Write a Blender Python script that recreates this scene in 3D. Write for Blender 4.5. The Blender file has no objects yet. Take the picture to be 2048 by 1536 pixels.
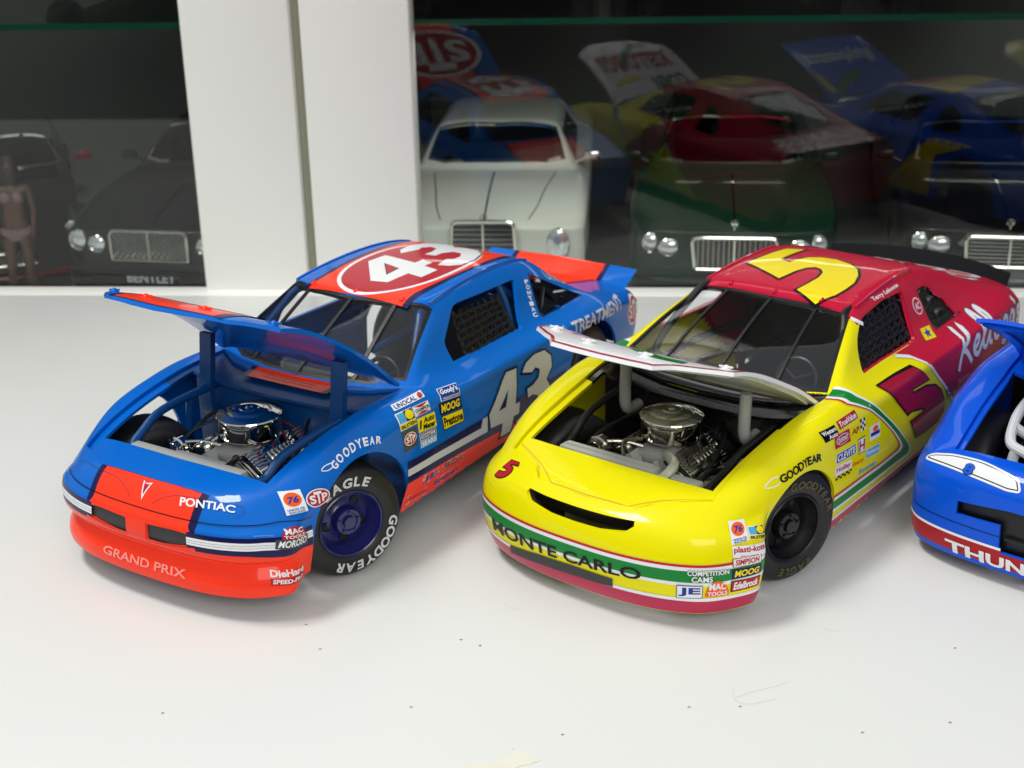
import bpy, bmesh, math, random
from mathutils import Vector, Matrix
from mathutils.bvhtree import BVHTree
from mathutils.geometry import tessellate_polygon

random.seed(7)
CM = 0.01                      # everything below is written in centimetres
scene = bpy.context.scene
COL = scene.collection

# ------------------------------------------------------------------ camera
F_PX, CAM_H, PITCH, ROLL = 2870.0, 22.83, math.radians(21.65), math.radians(1.2)
fwd = Vector((0, math.cos(PITCH), -math.sin(PITCH)))
rgt = Vector((1, 0, 0))
upv = rgt.cross(fwd)
r2 = rgt * math.cos(ROLL) - upv * math.sin(ROLL)
u2 = rgt * math.sin(ROLL) + upv * math.cos(ROLL)
cam_data = bpy.data.cameras.new('camera')
cam = bpy.data.objects.new('camera', cam_data)
COL.objects.link(cam)
m = Matrix((r2, u2, -fwd)).transposed().to_4x4()
m.translation = Vector((0, 0, CAM_H * CM))
cam.matrix_world = m
cam_data.sensor_width = 36.0
cam_data.lens = 36.0 * F_PX / 2048.0
cam_data.clip_start = 0.01
cam_data.clip_end = 50
cam_data.dof.use_dof = True
cam_data.dof.focus_distance = 0.452
cam_data.dof.aperture_fstop = cam_data.lens / 2.3
scene.camera = cam

# ------------------------------------------------------------------ world, lamps, exposure
world = bpy.data.worlds.new('World')
scene.world = world
world.use_nodes = True
wnt = world.node_tree                      # a plain room: pale ceiling, darker walls, dark floor
bgn = wnt.nodes['Background']
wtc = wnt.nodes.new('ShaderNodeTexCoord'); wsx = wnt.nodes.new('ShaderNodeSeparateXYZ'); wrp = wnt.nodes.new('ShaderNodeValToRGB')
wmr = wnt.nodes.new('ShaderNodeMapRange'); wmr.inputs['From Min'].default_value = -1; wmr.inputs['From Max'].default_value = 1
wnt.links.new(wtc.outputs['Generated'], wsx.inputs[0]); wnt.links.new(wsx.outputs['Z'], wmr.inputs['Value'])
wnt.links.new(wmr.outputs['Result'], wrp.inputs['Fac']); wnt.links.new(wrp.outputs['Color'], bgn.inputs['Color'])
el = wrp.color_ramp.elements
el[0].position = 0.455; el[0].color = (0.05, 0.05, 0.048, 1)
el[1].position = 0.95; el[1].color = (0.95, 0.98, 1.0, 1)
e2 = el.new(0.51); e2.color = (0.26, 0.26, 0.25, 1)
e3 = el.new(0.66); e3.color = (0.72, 0.74, 0.74, 1)
bgn.inputs['Strength'].default_value = 0.58

def area(name, loc, target, sx, sy, power, color=(1, 1, 1)):
    d = bpy.data.lights.new(name, 'AREA')
    d.shape = 'RECTANGLE'
    d.size, d.size_y = sx * CM, sy * CM
    d.energy = power
    d.color = color
    o = bpy.data.objects.new(name, d)
    COL.objects.link(o)
    o.location = Vector(loc) * CM
    o.rotation_euler = (Vector(target) - Vector(loc)).to_track_quat('-Z', 'Y').to_euler()
    return o
area('ceiling_lamp', (-60, 42, 150), (0, 46, 0), 38, 30, 14.6, (1, 0.985, 0.96))
area('window_light', (35, -120, 105), (0, 60, 2), 110, 70, 12.5, (1, 0.99, 0.97))
scene.view_settings.view_transform = 'Standard'
scene.view_settings.look = 'None'
scene.view_settings.exposure = 0.0
scene.view_settings.gamma = 1.0
scene.cycles.max_bounces = 10
scene.cycles.transparent_max_bounces = 16
scene.cycles.caustics_reflective = False
scene.cycles.caustics_refractive = False
scene.cycles.use_denoising = True

# ------------------------------------------------------------------ materials
def lin(c):
    return tuple((v / 12.92 if v <= 0.04045 else ((v + 0.055) / 1.055) ** 2.4) for v in (x / 255.0 for x in c))

MATS = {}
def mat(name, rgb=None, rough=0.4, metal=0.0, coat=0.0, spec=0.5, bump=0.0, bscale=400, vary=0.0, trans=0.0, emit=None):
    if name in MATS:
        return MATS[name]
    mt = bpy.data.materials.new(name)
    mt.use_nodes = True
    nt = mt.node_tree
    b = nt.nodes['Principled BSDF']
    col = (*lin(rgb), 1)
    b.inputs['Base Color'].default_value = col
    b.inputs['Roughness'].default_value = rough
    b.inputs['Metallic'].default_value = metal
    b.inputs['Specular IOR Level'].default_value = spec
    b.inputs['Coat Weight'].default_value = coat
    b.inputs['Coat Roughness'].default_value = 0.04
    b.inputs['Coat IOR'].default_value = 1.4
    if trans:
        b.inputs['Transmission Weight'].default_value = trans
    tc = None
    if bump or vary:
        tc = nt.nodes.new('ShaderNodeTexCoord')
        nz = nt.nodes.new('ShaderNodeTexNoise')
        nz.inputs['Scale'].default_value = bscale
        nz.inputs['Detail'].default_value = 4
        nt.links.new(tc.outputs['Object'], nz.inputs['Vector'])
    if bump:
        bp = nt.nodes.new('ShaderNodeBump')
        bp.inputs['Strength'].default_value = bump
        bp.inputs['Distance'].default_value = 0.0004
        nt.links.new(nz.outputs['Fac'], bp.inputs['Height'])
        nt.links.new(bp.outputs['Normal'], b.inputs['Normal'])
    if vary:
        rp = nt.nodes.new('ShaderNodeMapRange')
        rp.inputs['To Min'].default_value = max(0.0, rough - vary)
        rp.inputs['To Max'].default_value = rough + vary
        nt.links.new(nz.outputs['Fac'], rp.inputs['Value'])
        nt.links.new(rp.outputs['Result'], b.inputs['Roughness'])
    MATS[name] = mt
    return mt

def glass_mat(name, tint, ior=1.5, rough=0.0):
    """thin clear sheet: Fresnel mirror over a tinted see-through layer"""
    mt = bpy.data.materials.new(name)
    mt.use_nodes = True
    nt = mt.node_tree
    nt.nodes.remove(nt.nodes['Principled BSDF'])
    out = nt.nodes['Material Output']
    fr = nt.nodes.new('ShaderNodeFresnel'); fr.inputs['IOR'].default_value = ior
    tr = nt.nodes.new('ShaderNodeBsdfTransparent'); tr.inputs['Color'].default_value = (*tint, 1)
    gl = nt.nodes.new('ShaderNodeBsdfGlossy'); gl.inputs['Roughness'].default_value = rough
    mx = nt.nodes.new('ShaderNodeMixShader')
    ge = nt.nodes.new('ShaderNodeNewGeometry'); mr = nt.nodes.new('ShaderNodeMapRange')   # same reflectance from both faces of the sheet
    mr.inputs['To Min'].default_value = ior; mr.inputs['To Max'].default_value = 1.0 / ior
    nt.links.new(ge.outputs['Backfacing'], mr.inputs['Value']); nt.links.new(mr.outputs['Result'], fr.inputs['IOR'])
    nt.links.new(fr.outputs[0], mx.inputs[0])
    nt.links.new(tr.outputs[0], mx.inputs[1])
    nt.links.new(gl.outputs[0], mx.inputs[2])
    nt.links.new(mx.outputs[0], out.inputs['Surface'])
    MATS[name] = mt
    return mt

def paint(name, rgb, rough=0.34):
    return mat(name, rgb, rough=rough, coat=0.5, spec=0.08, bump=0.02, bscale=900)

# palette
paint('blue_paint', (0, 103, 201)); paint('orange_paint', (255, 60, 32)); paint('navy_paint', (26, 24, 74))
paint('white_paint', (238, 240, 242)); paint('decal_red', (186, 30, 48)); paint('decal_black', (14, 14, 16))
paint('silver_decal', (206, 208, 212)); paint('decal_grey', (70, 72, 78)); paint('decal_yellow', (246, 222, 20)); paint('decal_sky', (80, 170, 225))
paint('yellow_paint', (240, 230, 0)); paint('crimson_paint', (196, 22, 58)); paint('pink_paint', (190, 44, 82))
paint('green_paint', (16, 132, 54)); paint('maroon_decal', (166, 12, 54)); paint('decal_orange', (246, 96, 28)); paint('decal_blue', (24, 60, 150))
paint('royal_paint', (8, 88, 222)); paint('red_paint', (176, 26, 36)); paint('gold_decal', (212, 178, 60))
paint('salmon_decal', (244, 150, 140))
mat('black_plastic', (16, 16, 18), rough=0.38, vary=0.1, bscale=300)
mat('black_gloss', (9, 9, 10), rough=0.15, coat=0.5)
mat('grille_black', (52, 52, 55), rough=0.55, bump=0.1, bscale=1500)
mat('bay_black', (10, 10, 11), rough=0.42, vary=0.1, bscale=200)
mat('cabin_grey', (40, 40, 43), rough=0.5)
mat('bay_blue', (2, 66, 126), rough=0.4, vary=0.1, bscale=200)
mat('tyre_rubber', (24, 24, 25), rough=0.5, bump=0.12, bscale=700, vary=0.08)
mat('tyre_tread', (14, 14, 15), rough=0.35, vary=0.1)
mat('navy_plastic', (30, 32, 96), rough=0.3, coat=0.5)
mat('chrome', (226, 224, 214), rough=0.05, metal=1.0)
mat('dull_chrome', (170, 168, 158), rough=0.18, metal=1.0, bump=0.1)
mat('engine_grey', (164, 164, 160), rough=0.42, bump=0.25, bscale=500, vary=0.1)
mat('pale_grey', (172, 174, 166), rough=0.45, bump=0.1, bscale=500)
mat('cream_plastic', (196, 198, 176), rough=0.4, bump=0.1)
mat('white_plastic', (226, 228, 226), rough=0.35)
mat('net_black', (20, 20, 21), rough=0.55, bump=0.3, bscale=1200)
mat('dark_hole', (4, 4, 5), rough=0.6)
mat('tyre_white', (205, 206, 208), rough=0.5); mat('tyre_gold', (84, 78, 36), rough=0.55)
glass_mat('clear_screen', (0.93, 0.94, 0.95), 1.5)
glass_mat('smoke_screen', (0.5, 0.52, 0.55), 1.5)
glass_mat('cabinet_glass', (0.95, 0.97, 0.955), 1.42)

# ------------------------------------------------------------------ mesh helpers
def new_obj(name, data, parent=None):
    o = bpy.data.objects.new(name, data)
    COL.objects.link(o)
    if parent is not None:
        o.parent = parent
    return o

def thing(name, label, cat, loc=(0, 0, 0), rz=0.0, group=None):
    o = new_obj(name, None)
    o.empty_display_size = 0.02
    o.location = Vector(loc) * CM
    o.rotation_euler = (0, 0, rz)
    o['label'] = label; o['category'] = cat
    if group: o['group'] = group
    return o

def finish(me, mats, smooth=True, angle=35):
    for mm in (mats if isinstance(mats, (list, tuple)) else [mats]):
        me.materials.append(MATS[mm])
    if smooth:
        for p in me.polygons: p.use_smooth = True
        me.set_sharp_from_angle(angle=math.radians(angle))
    me.update()
    return me

class MB:
    """collects shapes (cm) and links them as ONE mesh object"""
    def __init__(s):
        s.v = []; s.f = []; s.m = []
    def add(s, vs, fs, mi=0):
        b = len(s.v)
        s.v += [Vector(p) for p in vs]
        s.f += [[b + i for i in f] for f in fs]
        s.m += [mi] * len(fs)
        return s
    def box(s, lo, hi, mi=0, bev=0.0, mtx=None):
        lo, hi = Vector(lo), Vector(hi)
        if bev <= 0:
            vs = [(x, y, z) for x in (lo.x, hi.x) for y in (lo.y, hi.y) for z in (lo.z, hi.z)]
            fs = [(0, 1, 3, 2), (4, 6, 7, 5), (0, 4, 5, 1), (2, 3, 7, 6), (0, 2, 6, 4), (1, 5, 7, 3)]
        else:
            bm = bmesh.new()
            bmesh.ops.create_cube(bm, size=1.0)
            for v in bm.verts:
                v.co = Vector((lo[i] + (v.co[i] + 0.5) * (hi[i] - lo[i]) for i in range(3)))
            bmesh.ops.bevel(bm, geom=bm.edges[:], offset=bev, segments=2, affect='EDGES', profile=0.5)
            bm.verts.index_update()
            vs = [v.co.copy() for v in bm.verts]; fs = [[v.index for v in f.verts] for f in bm.faces]
            bm.free()
        if mtx is not None: vs = [mtx @ Vector(p) for p in vs]
        return s.add(vs, fs, mi)
    def tube(s, pts, r, n=8, mi=0, closed=False, caps=True, smooth=0):
        pts = [Vector(p) for p in pts]
        if smooth: pts = spline(pts, smooth, closed)
        k = len(pts)
        rs = r if isinstance(r, (list, tuple)) else [r] * k
        prev = None; vs = []; fs = []
        for i, p in enumerate(pts):
            a = pts[(i - 1) % k] if (i > 0 or closed) else pts[0]
            b = pts[(i + 1) % k] if (i < k - 1 or closed) else pts[-1]
            t = (b - a).normalized()
            if prev is None:
                ref = Vector((0, 0, 1)) if abs(t.z) < 0.9 else Vector((1, 0, 0))
                nrm = (ref - t * ref.dot(t)).normalized()
            else:
                nrm = prev - t * prev.dot(t)
                nrm = nrm.normalized() if nrm.length > 1e-6 else t.orthogonal().normalized()
            prev = nrm
            bn = t.cross(nrm)
            vs += [p + (nrm * math.cos(2 * math.pi * q / n) + bn * math.sin(2 * math.pi * q / n)) * rs[i] for q in range(n)]
        for i in range(k if closed else k - 1):
            for q in range(n):
                fs.append((i * n + q, i * n + (q + 1) % n, ((i + 1) % k) * n + (q + 1) % n, ((i + 1) % k) * n + q))
        if caps and not closed:
            fs.append(list(range(n))[::-1]); fs.append([(k - 1) * n + q for q in range(n)])
        return s.add(vs, fs, mi)
    def lathe(s, prof, c=(0, 0, 0), axis='Z', n=32, mi=0, cap=True):
        """prof: list of (radius, height)"""
        c = Vector(c); vs = []; fs = []
        for (r, h) in prof:
            for q in range(n):
                a = 2 * math.pi * q / n
                x, y = r * math.cos(a), r * math.sin(a)
                p = {'Z': (x, y, h), 'Y': (x, h, -y), 'X': (h, x, y)}[axis]
                vs.append(c + Vector(p))
        for i in range(len(prof) - 1):
            for q in range(n):
                fs.append((i * n + q, i * n + (q + 1) % n, (i + 1) * n + (q + 1) % n, (i + 1) * n + q))
        if cap:
            fs.append([q for q in range(n)][::-1]); fs.append([(len(prof) - 1) * n + q for q in range(n)])
        return s.add(vs, fs, mi)
    def prism(s, poly, lo, hi, axis='Z', mi=0):
        """2D polygon extruded along an axis; X:(y,z) Y:(x,z) Z:(x,y)"""
        def P(a, b, h):
            return {'Z': (a, b, h), 'Y': (a, h, b), 'X': (h, a, b)}[axis]
        n = len(poly)
        vs = [P(a, b, lo) for a, b in poly] + [P(a, b, hi) for a, b in poly]
        fs = [list(range(n))[::-1], list(range(n, 2 * n))] + [(i, (i + 1) % n, n + (i + 1) % n, n + i) for i in range(n)]
        return s.add(vs, fs, mi)
    def xf(s, mtx, start=0):
        for i in range(start, len(s.v)): s.v[i] = mtx @ s.v[i]
        return s
    def mesh(s, name='m', recalc=True):
        me = bpy.data.meshes.new(name)
        me.from_pydata([tuple(p * CM) for p in s.v], [], s.f)
        for p, i in zip(me.polygons, s.m): p.material_index = i
        if recalc:
            bm = bmesh.new(); bm.from_mesh(me)
            bmesh.ops.recalc_face_normals(bm, faces=bm.faces[:])
            bm.to_mesh(me); bm.free()
        return me
    def build(s, name, mats, parent=None, smooth=True, angle=35, recalc=True):
        return new_obj(name, finish(s.mesh(name, recalc), mats, smooth, angle), parent)

def spline(pts, sub=6, closed=False):
    pts = [Vector(p) for p in pts]; n = len(pts); out = []
    for i in range(n if closed else n - 1):
        p1, p2_ = pts[i], pts[(i + 1) % n]
        p0 = pts[(i - 1) % n] if (closed or i > 0) else p1 * 2 - p2_
        p3 = pts[(i + 2) % n] if (closed or i < n - 2) else p2_ * 2 - p1
        for k in range(sub):
            t = k / sub
            out.append(0.5 * ((2 * p1) + (p2_ - p0) * t + (2 * p0 - 5 * p1 + 4 * p2_ - p3) * t * t + (3 * p1 - p0 - 3 * p2_ + p3) * t ** 3))
    if not closed: out.append(pts[-1])
    return out

def rpoly(pts, r=0.2, n=5):
    """2D polygon with rounded corners"""
    out = []; k = len(pts)
    for i in range(k):
        p = Vector(pts[i]); a = Vector(pts[i - 1]); b = Vector(pts[(i + 1) % k])
        rr = r[i] if isinstance(r, (list, tuple)) else r
        da, db = (a - p), (b - p)
        q = min(rr, da.length * 0.48, db.length * 0.48)
        if q < 1e-4: out.append(tuple(p)); continue
        A = p + da.normalized() * q; B = p + db.normalized() * q
        for t in range(n + 1):
            t /= n
            out.append(tuple(A * (1 - t) ** 2 + p * 2 * t * (1 - t) + B * t * t))
    return out

def ellipse(cx, cy, a, b, n=40):
    return [(cx + a * math.cos(2 * math.pi * i / n), cy + b * math.sin(2 * math.pi * i / n)) for i in range(n)]

BENCH = bpy.data.scenes.new('bench')            # scratch scene: modifiers are evaluated here, away from the big one
def bench_mesh(o):
    vl = BENCH.view_layers[0]; vl.update()
    return bpy.data.meshes.new_from_object(o.evaluated_get(vl.depsgraph))

def boolean(me, cutters, op='DIFFERENCE'):
    """me: mesh (metres); cutters: list of meshes; returns a new mesh"""
    o = bpy.data.objects.new('tmp', me); BENCH.collection.objects.link(o)
    tmp = []
    for c in cutters:
        co = bpy.data.objects.new('cut', c); BENCH.collection.objects.link(co); tmp.append(co)
        md = o.modifiers.new('b', 'BOOLEAN'); md.operation = op; md.object = co; md.solver = 'EXACT'
    res = bench_mesh(o)
    for t in tmp: bpy.data.objects.remove(t)
    bpy.data.objects.remove(o)
    return res
# ------------------------------------------------------------------ car bodies: a box-shaped control net, subdivided
def profile_y(z, prof):
    if z >= prof[0][0]: return prof[0][1]
    for (z0, y0), (z1, y1) in zip(prof, prof[1:]):
        if z1 <= z <= z0:
            t = (z0 - z) / (z0 - z1)
            return y0 + (y1 - y0) * t
    return prof[-1][1]

FR = [0.0, 0.14, 0.32, 0.5, 0.68, 0.85, 1.0]

def make_cage(st, front_z, front_off, sill, prof, rear_z, rear_off, level=3):
    """st: stations front to rear, each [(x,y,z)]*7 from the centre line to the shoulder"""
    N, M, R = len(st), 7, 7
    def plan_normals(row):
        out = []
        for j in range(M):
            a = Vector(row[max(0, j - 1)][:2]); b = Vector(row[min(M - 1, j + 1)][:2])
            t = (b - a).normalized()
            nn = Vector((t.y, -t.x))
            if j == 0: nn = Vector((1, 0)) * (1 if nn.x > 0 else -1)
            out.append(nn)
        return out
    V = {}; verts = []; faces = []
    def vid(key, co, s):
        k = (key, s if abs(co[1]) > 1e-6 else 1)
        if k not in V:
            V[k] = len(verts); verts.append(Vector((co[0], co[1] * s, co[2])))
        return V[k]
    top = {}; side = {}; fr = {}; re = {}
    for i in range(N):
        for j in range(M): top[i, j] = st[i][j]
    nf = plan_normals(st[0]); nr = plan_normals(st[-1])
    for j in range(M):
        x, y, z = st[0][j]
        for r in range(1, R):
            fr[j, r] = (x + nf[j].x * front_off[r], y + nf[j].y * front_off[r] * (0 if j == 0 else 1), z + (front_z[r] - front_z[0]) * (z - front_z[-1]) / (front_z[0] - front_z[-1]))
        x, y, z = st[-1][j]
        for r in range(1, R):
            n2 = -nr[j] if nr[j].x > 0 else nr[j]
            re[j, r] = (x + n2.x * rear_off[r], y + n2.y * rear_off[r] * (0 if j == 0 else 1), rear_z[r])
    for i in range(N):
        x, y, z = st[i][M - 1]
        zs = profile_y(-x, [(-sx, sz) for sx, sz in sill][::1]) if False else None
        # sill height by x
        sl = sill[-1][1]
        for (x0, z0), (x1, z1) in zip(sill, sill[1:]):
            if x1 <= x <= x0: sl = z0 + (z1 - z0) * (x0 - x) / (x0 - x1)
        if x > sill[0][0]: sl = sill[0][1]
        for r in range(1, R):
            zz = z + (sl - z) * FR[r]
            side[i, r] = (x, y + profile_y(zz, prof) - profile_y(z, prof), zz)
    for r in range(1, R):
        side[0, r] = fr[M - 1, r]; side[N - 1, r] = re[M - 1, r]
    for s in (1, -1):
        def T(i, j): return vid(('t', i, j), top[i, j], s)
        def S(i, r): return T(i, M - 1) if r == 0 else vid(('s', i, r), side[i, r], s)
        def Fv(j, r): return T(0, j) if r == 0 else (S(0, r) if j == M - 1 else vid(('f', j, r), fr[j, r], s))
        def Rv(j, r): return T(N - 1, j) if r == 0 else (S(N - 1, r) if j == M - 1 else vid(('r', j, r), re[j, r], s))
        def Q(a, b, c, d): faces.append((a, b, c, d) if s > 0 else (d, c, b, a))
        for i in range(N - 1):
            for j in range(M - 1): Q(T(i, j), T(i, j + 1), T(i + 1, j + 1), T(i + 1, j))
            for r in range(R - 1): Q(S(i, r), S(i, r + 1), S(i + 1, r + 1), S(i + 1, r))
        for j in range(M - 1):
            for r in range(R - 1):
                Q(Fv(j, r), Fv(j, r + 1), Fv(j + 1, r + 1), Fv(j + 1, r))
                Q(Rv(j + 1, r), Rv(j + 1, r + 1), Rv(j, r + 1), Rv(j, r))
    me = bpy.data.meshes.new('cage')
    me.from_pydata([tuple(p * CM) for p in verts], [], faces)
    o = bpy.data.objects.new('cage', me); BENCH.collection.objects.link(o)
    md = o.modifiers.new('s', 'SUBSURF'); md.levels = 2; md.render_levels = level
    goal = [p * CM for p in verts]
    for it in range(5):                 # pull the net until the smooth surface passes through the given points
        BENCH.view_layers[0].update()
        ev = o.evaluated_get(BENCH.view_layers[0].depsgraph).data
        dl = [goal[k] - ev.vertices[k].co for k in range(len(goal))]
        for k, d in enumerate(dl): me.vertices[k].co += d * 0.85
        me.update(); o.update_tag()
    md.levels = level
    res = bench_mesh(o)
    bpy.data.objects.remove(o)
    bm = bmesh.new(); bm.from_mesh(res)
    bmesh.ops.recalc_face_normals(bm, faces=bm.faces[:])
    # outward check: the highest face must look up
    f = max(bm.faces, key=lambda q: q.calc_center_median().z)
    if f.normal.z < 0: bmesh.ops.reverse_faces(bm, faces=bm.faces[:])
    bm.to_mesh(res); bm.free()
    return res

_SC = {}
def solid(me, t0, t1, box=None):
    """closed sheet between depths t0 and t1 (cm) under an open surface; box = (x0,x1,y0,y1,z0,z1) keeps only that region"""
    if me.name not in _SC:
        _SC[me.name] = ([v.co.copy() for v in me.vertices], [v.normal.copy() for v in me.vertices], [tuple(p.vertices) for p in me.polygons], [tuple(p.center) for p in me.polygons])
    co, nr, fa, ce = _SC[me.name]
    if box:
        b = [q * CM for q in box]
        keep = [f for f, c in zip(fa, ce) if b[0] < c[0] < b[1] and b[2] < c[1] < b[3] and b[4] < c[2] < b[5]]
    else: keep = fa
    ids = {}
    for f in keep:
        for i in f:
            if i not in ids: ids[i] = len(ids)
    n = len(ids); order = list(ids)
    vs = [tuple(co[i] - nr[i] * (t0 * CM)) for i in order] + [tuple(co[i] - nr[i] * (t1 * CM)) for i in order]
    fs = []; edge = {}
    for f in keep:
        g = [ids[i] for i in f]
        fs.append(g); fs.append([i + n for i in reversed(g)])
        for k in range(len(g)):
            a, c = g[k], g[(k + 1) % len(g)]
            if (c, a) in edge: edge[(c, a)] = None; del edge[(c, a)]
            else: edge[(a, c)] = 1
    for (a, c) in edge: fs.append((c, a, a + n, c + n))
    out = bpy.data.meshes.new('solid')
    out.from_pydata(vs, [], fs)
    return out

def join_cuts(ms):
    bm = bmesh.new()
    for q in ms: bm.from_mesh(q)
    out = bpy.data.meshes.new('cuts'); bm.to_mesh(out); bm.free()
    return out

def cut_z(poly, lo=-2, hi=14):
    return MB().prism(poly, lo, hi, 'Z').mesh()
def cut_y(poly, lo=2.6, hi=7.5, s=1):
    a, b = (lo, hi) if s > 0 else (-hi, -lo)
    return MB().prism(poly, a, b, 'Y').mesh()
def cut_x(poly, lo=2.5, hi=9):
    return MB().prism(poly, lo, hi, 'X').mesh()
def wheel_cut(x, z, r, s, y0=2.2, back=0.0):
    a, b = (y0, 7.5) if s > 0 else (-7.5, -y0)
    arc = [(x + r * math.cos(math.pi * k / 40), z + r * math.sin(math.pi * k / 40)) for k in range(41)]
    return MB().prism(arc + [(x - r + back, z - 0.7), (x - r + back, -1.5), (x + r, -1.5)], a, b, 'Y').mesh()

def sym(poly):
    """half outline (y>=0, front to rear) -> closed symmetric xy polygon"""
    return [(x, y) for x, y in poly] + [(x, -y) for x, y in reversed(poly) if abs(y) > 1e-6]

def pbox(poly, kind, s=1, m=0.6):
    a = [p[0] for p in poly]; b = [p[1] for p in poly]
    if kind == 'z': return (min(a) - m, max(a) + m, min(b) - m, max(b) + m, 2.2, 14)
    if kind == 'y': return (min(a) - m, max(a) + m, 1.5 if s > 0 else -9, 9 if s > 0 else -1.5, min(b) - m, max(b) + m)
    return (2.5, 9, min(a) - m, max(a) + m, min(b) - m, max(b) + m)
# ------------------------------------------------------------------ table and cabinet
mat('table_white', (224, 225, 221), rough=0.34, spec=0.45, bump=0.03, bscale=60, vary=0.06)
mat('cabinet_white', (240, 240, 234), rough=0.42, spec=0.4, bump=0.02, bscale=80)
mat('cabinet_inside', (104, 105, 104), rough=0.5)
mat('shelf_edge', (16, 74, 56), rough=0.15, trans=0.2)
CAB_A = math.atan(-0.074)
CABM = Matrix.Translation(Vector((0, 71.26, 0))) @ Matrix.Rotation(CAB_A, 4, 'Z')
def cab_pt(x, y, z): return CABM @ Vector((x, y, z))

tb = MB().box((-95, -44.5, -2.4), (105, -1.5, 0), bev=0.12).xf(CABM).build('table', 'table_white'); tb['kind'] = 'structure'

cabinet = thing('display_cabinet', 'tall white display cabinet with glass doors behind the model cars', 'cabinet', (0, 71.26, 0), CAB_A)
CX0, CX1, CZ0, CZ1, CD = -62.0, 66.0, -2.1, 62.0, 36.0
MB().box((CX0, -1.45, -3.4), (CX1, 0.1, -0.06), bev=.05).build('plinth', 'cabinet_white', cabinet)
MB().box((CX0, 0.2, CZ0 - 1.5), (CX1, CD, CZ0)).build('cabinet_floor', 'cabinet_inside', cabinet)
MB().box((CX0, CD, CZ0 - 1.5), (CX1, CD + 1, CZ1)).build('back_panel', 'cabinet_inside', cabinet)
MB().box((CX0, 0.4, CZ1), (CX1, CD + 1, CZ1 + 1.8)).build('cabinet_top', 'cabinet_white', cabinet)
for x in (CX0 - 1.8, CX1): MB().box((x, 0.4, CZ0 - 1.5), (x + 1.8, CD + 1, CZ1 + 1.8)).build('side_panel', 'cabinet_white', cabinet)
MB().box((-12.2, 1.9, CZ0), (-10.3, CD, CZ1)).box((-10.2, 1.9, CZ0), (-8.3, CD, CZ1)).build('divider', 'cabinet_inside', cabinet)
for x0, x1, st in ((-62, -10.5, (-15.95, -10.5)), (-10.0, 50, (-10.0, -4.6))):
    dr = MB().box((st[0], -0.5, -1.2), (st[1], 1.4, CZ1), bev=0.14).build('door', 'cabinet_white', cabinet)
    gx0, gx1 = (x0, st[0] + 0.3) if st[1] == x1 else (st[1] - 0.3, x1)
    MB().box((gx0, 0.25, -1.2), (gx1, 0.33, CZ1 - 4)).build('door_glass', 'cabinet_glass', dr, smooth=False)
for x0, x1 in ((CX0, -12.2), (-8.3, CX1)):
    sh = MB().box((x0, 1.2, 13.16), (x1, CD, 13.48)).build('glass_shelf', 'cabinet_glass', cabinet, smooth=False)
    MB().box((x0, 1.13, 13.16), (x1, 1.2, 13.48)).build('shelf_edge', 'shelf_edge', sh, smooth=False)

for nm, x, ln, pw in (('cabinet_fill', 10, 34, 0.075), ('cabinet_fill_small', -37, 44, 0.006)):  # added fill strips, out of view, to brighten the cars inside the cabinet
    p0 = cab_pt(x, 2.2, 12.9); p1_ = cab_pt(x, 5.5, 0)
    l_ = area(nm, p0, p1_, ln, 1.5, pw, (1, 0.99, 0.96))
    l_.rotation_euler = (math.radians(-4), 0, CAB_A)

sl = area('highlight_fill', cab_pt(8, 1.0, 28.5), cab_pt(4, -31, 3), 34, 3.5, 0.075, (1, 0.99, 0.97))  # added strip, out of view, only for highlights on the car noses

mat('gap_shade', (150, 150, 130), rough=0.6)
MB().box((-10.48, 0.1, -1.2), (-10.02, 1.85, CZ1)).build('door_gap_shade', 'gap_shade', cabinet, smooth=False)  # strip added in the door gap; its olive tone is the partition's shade
# ------------------------------------------------------------------ the three stock cars: shells
def row(xs, ys, zs): return list(zip(xs, ys, zs))

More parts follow.
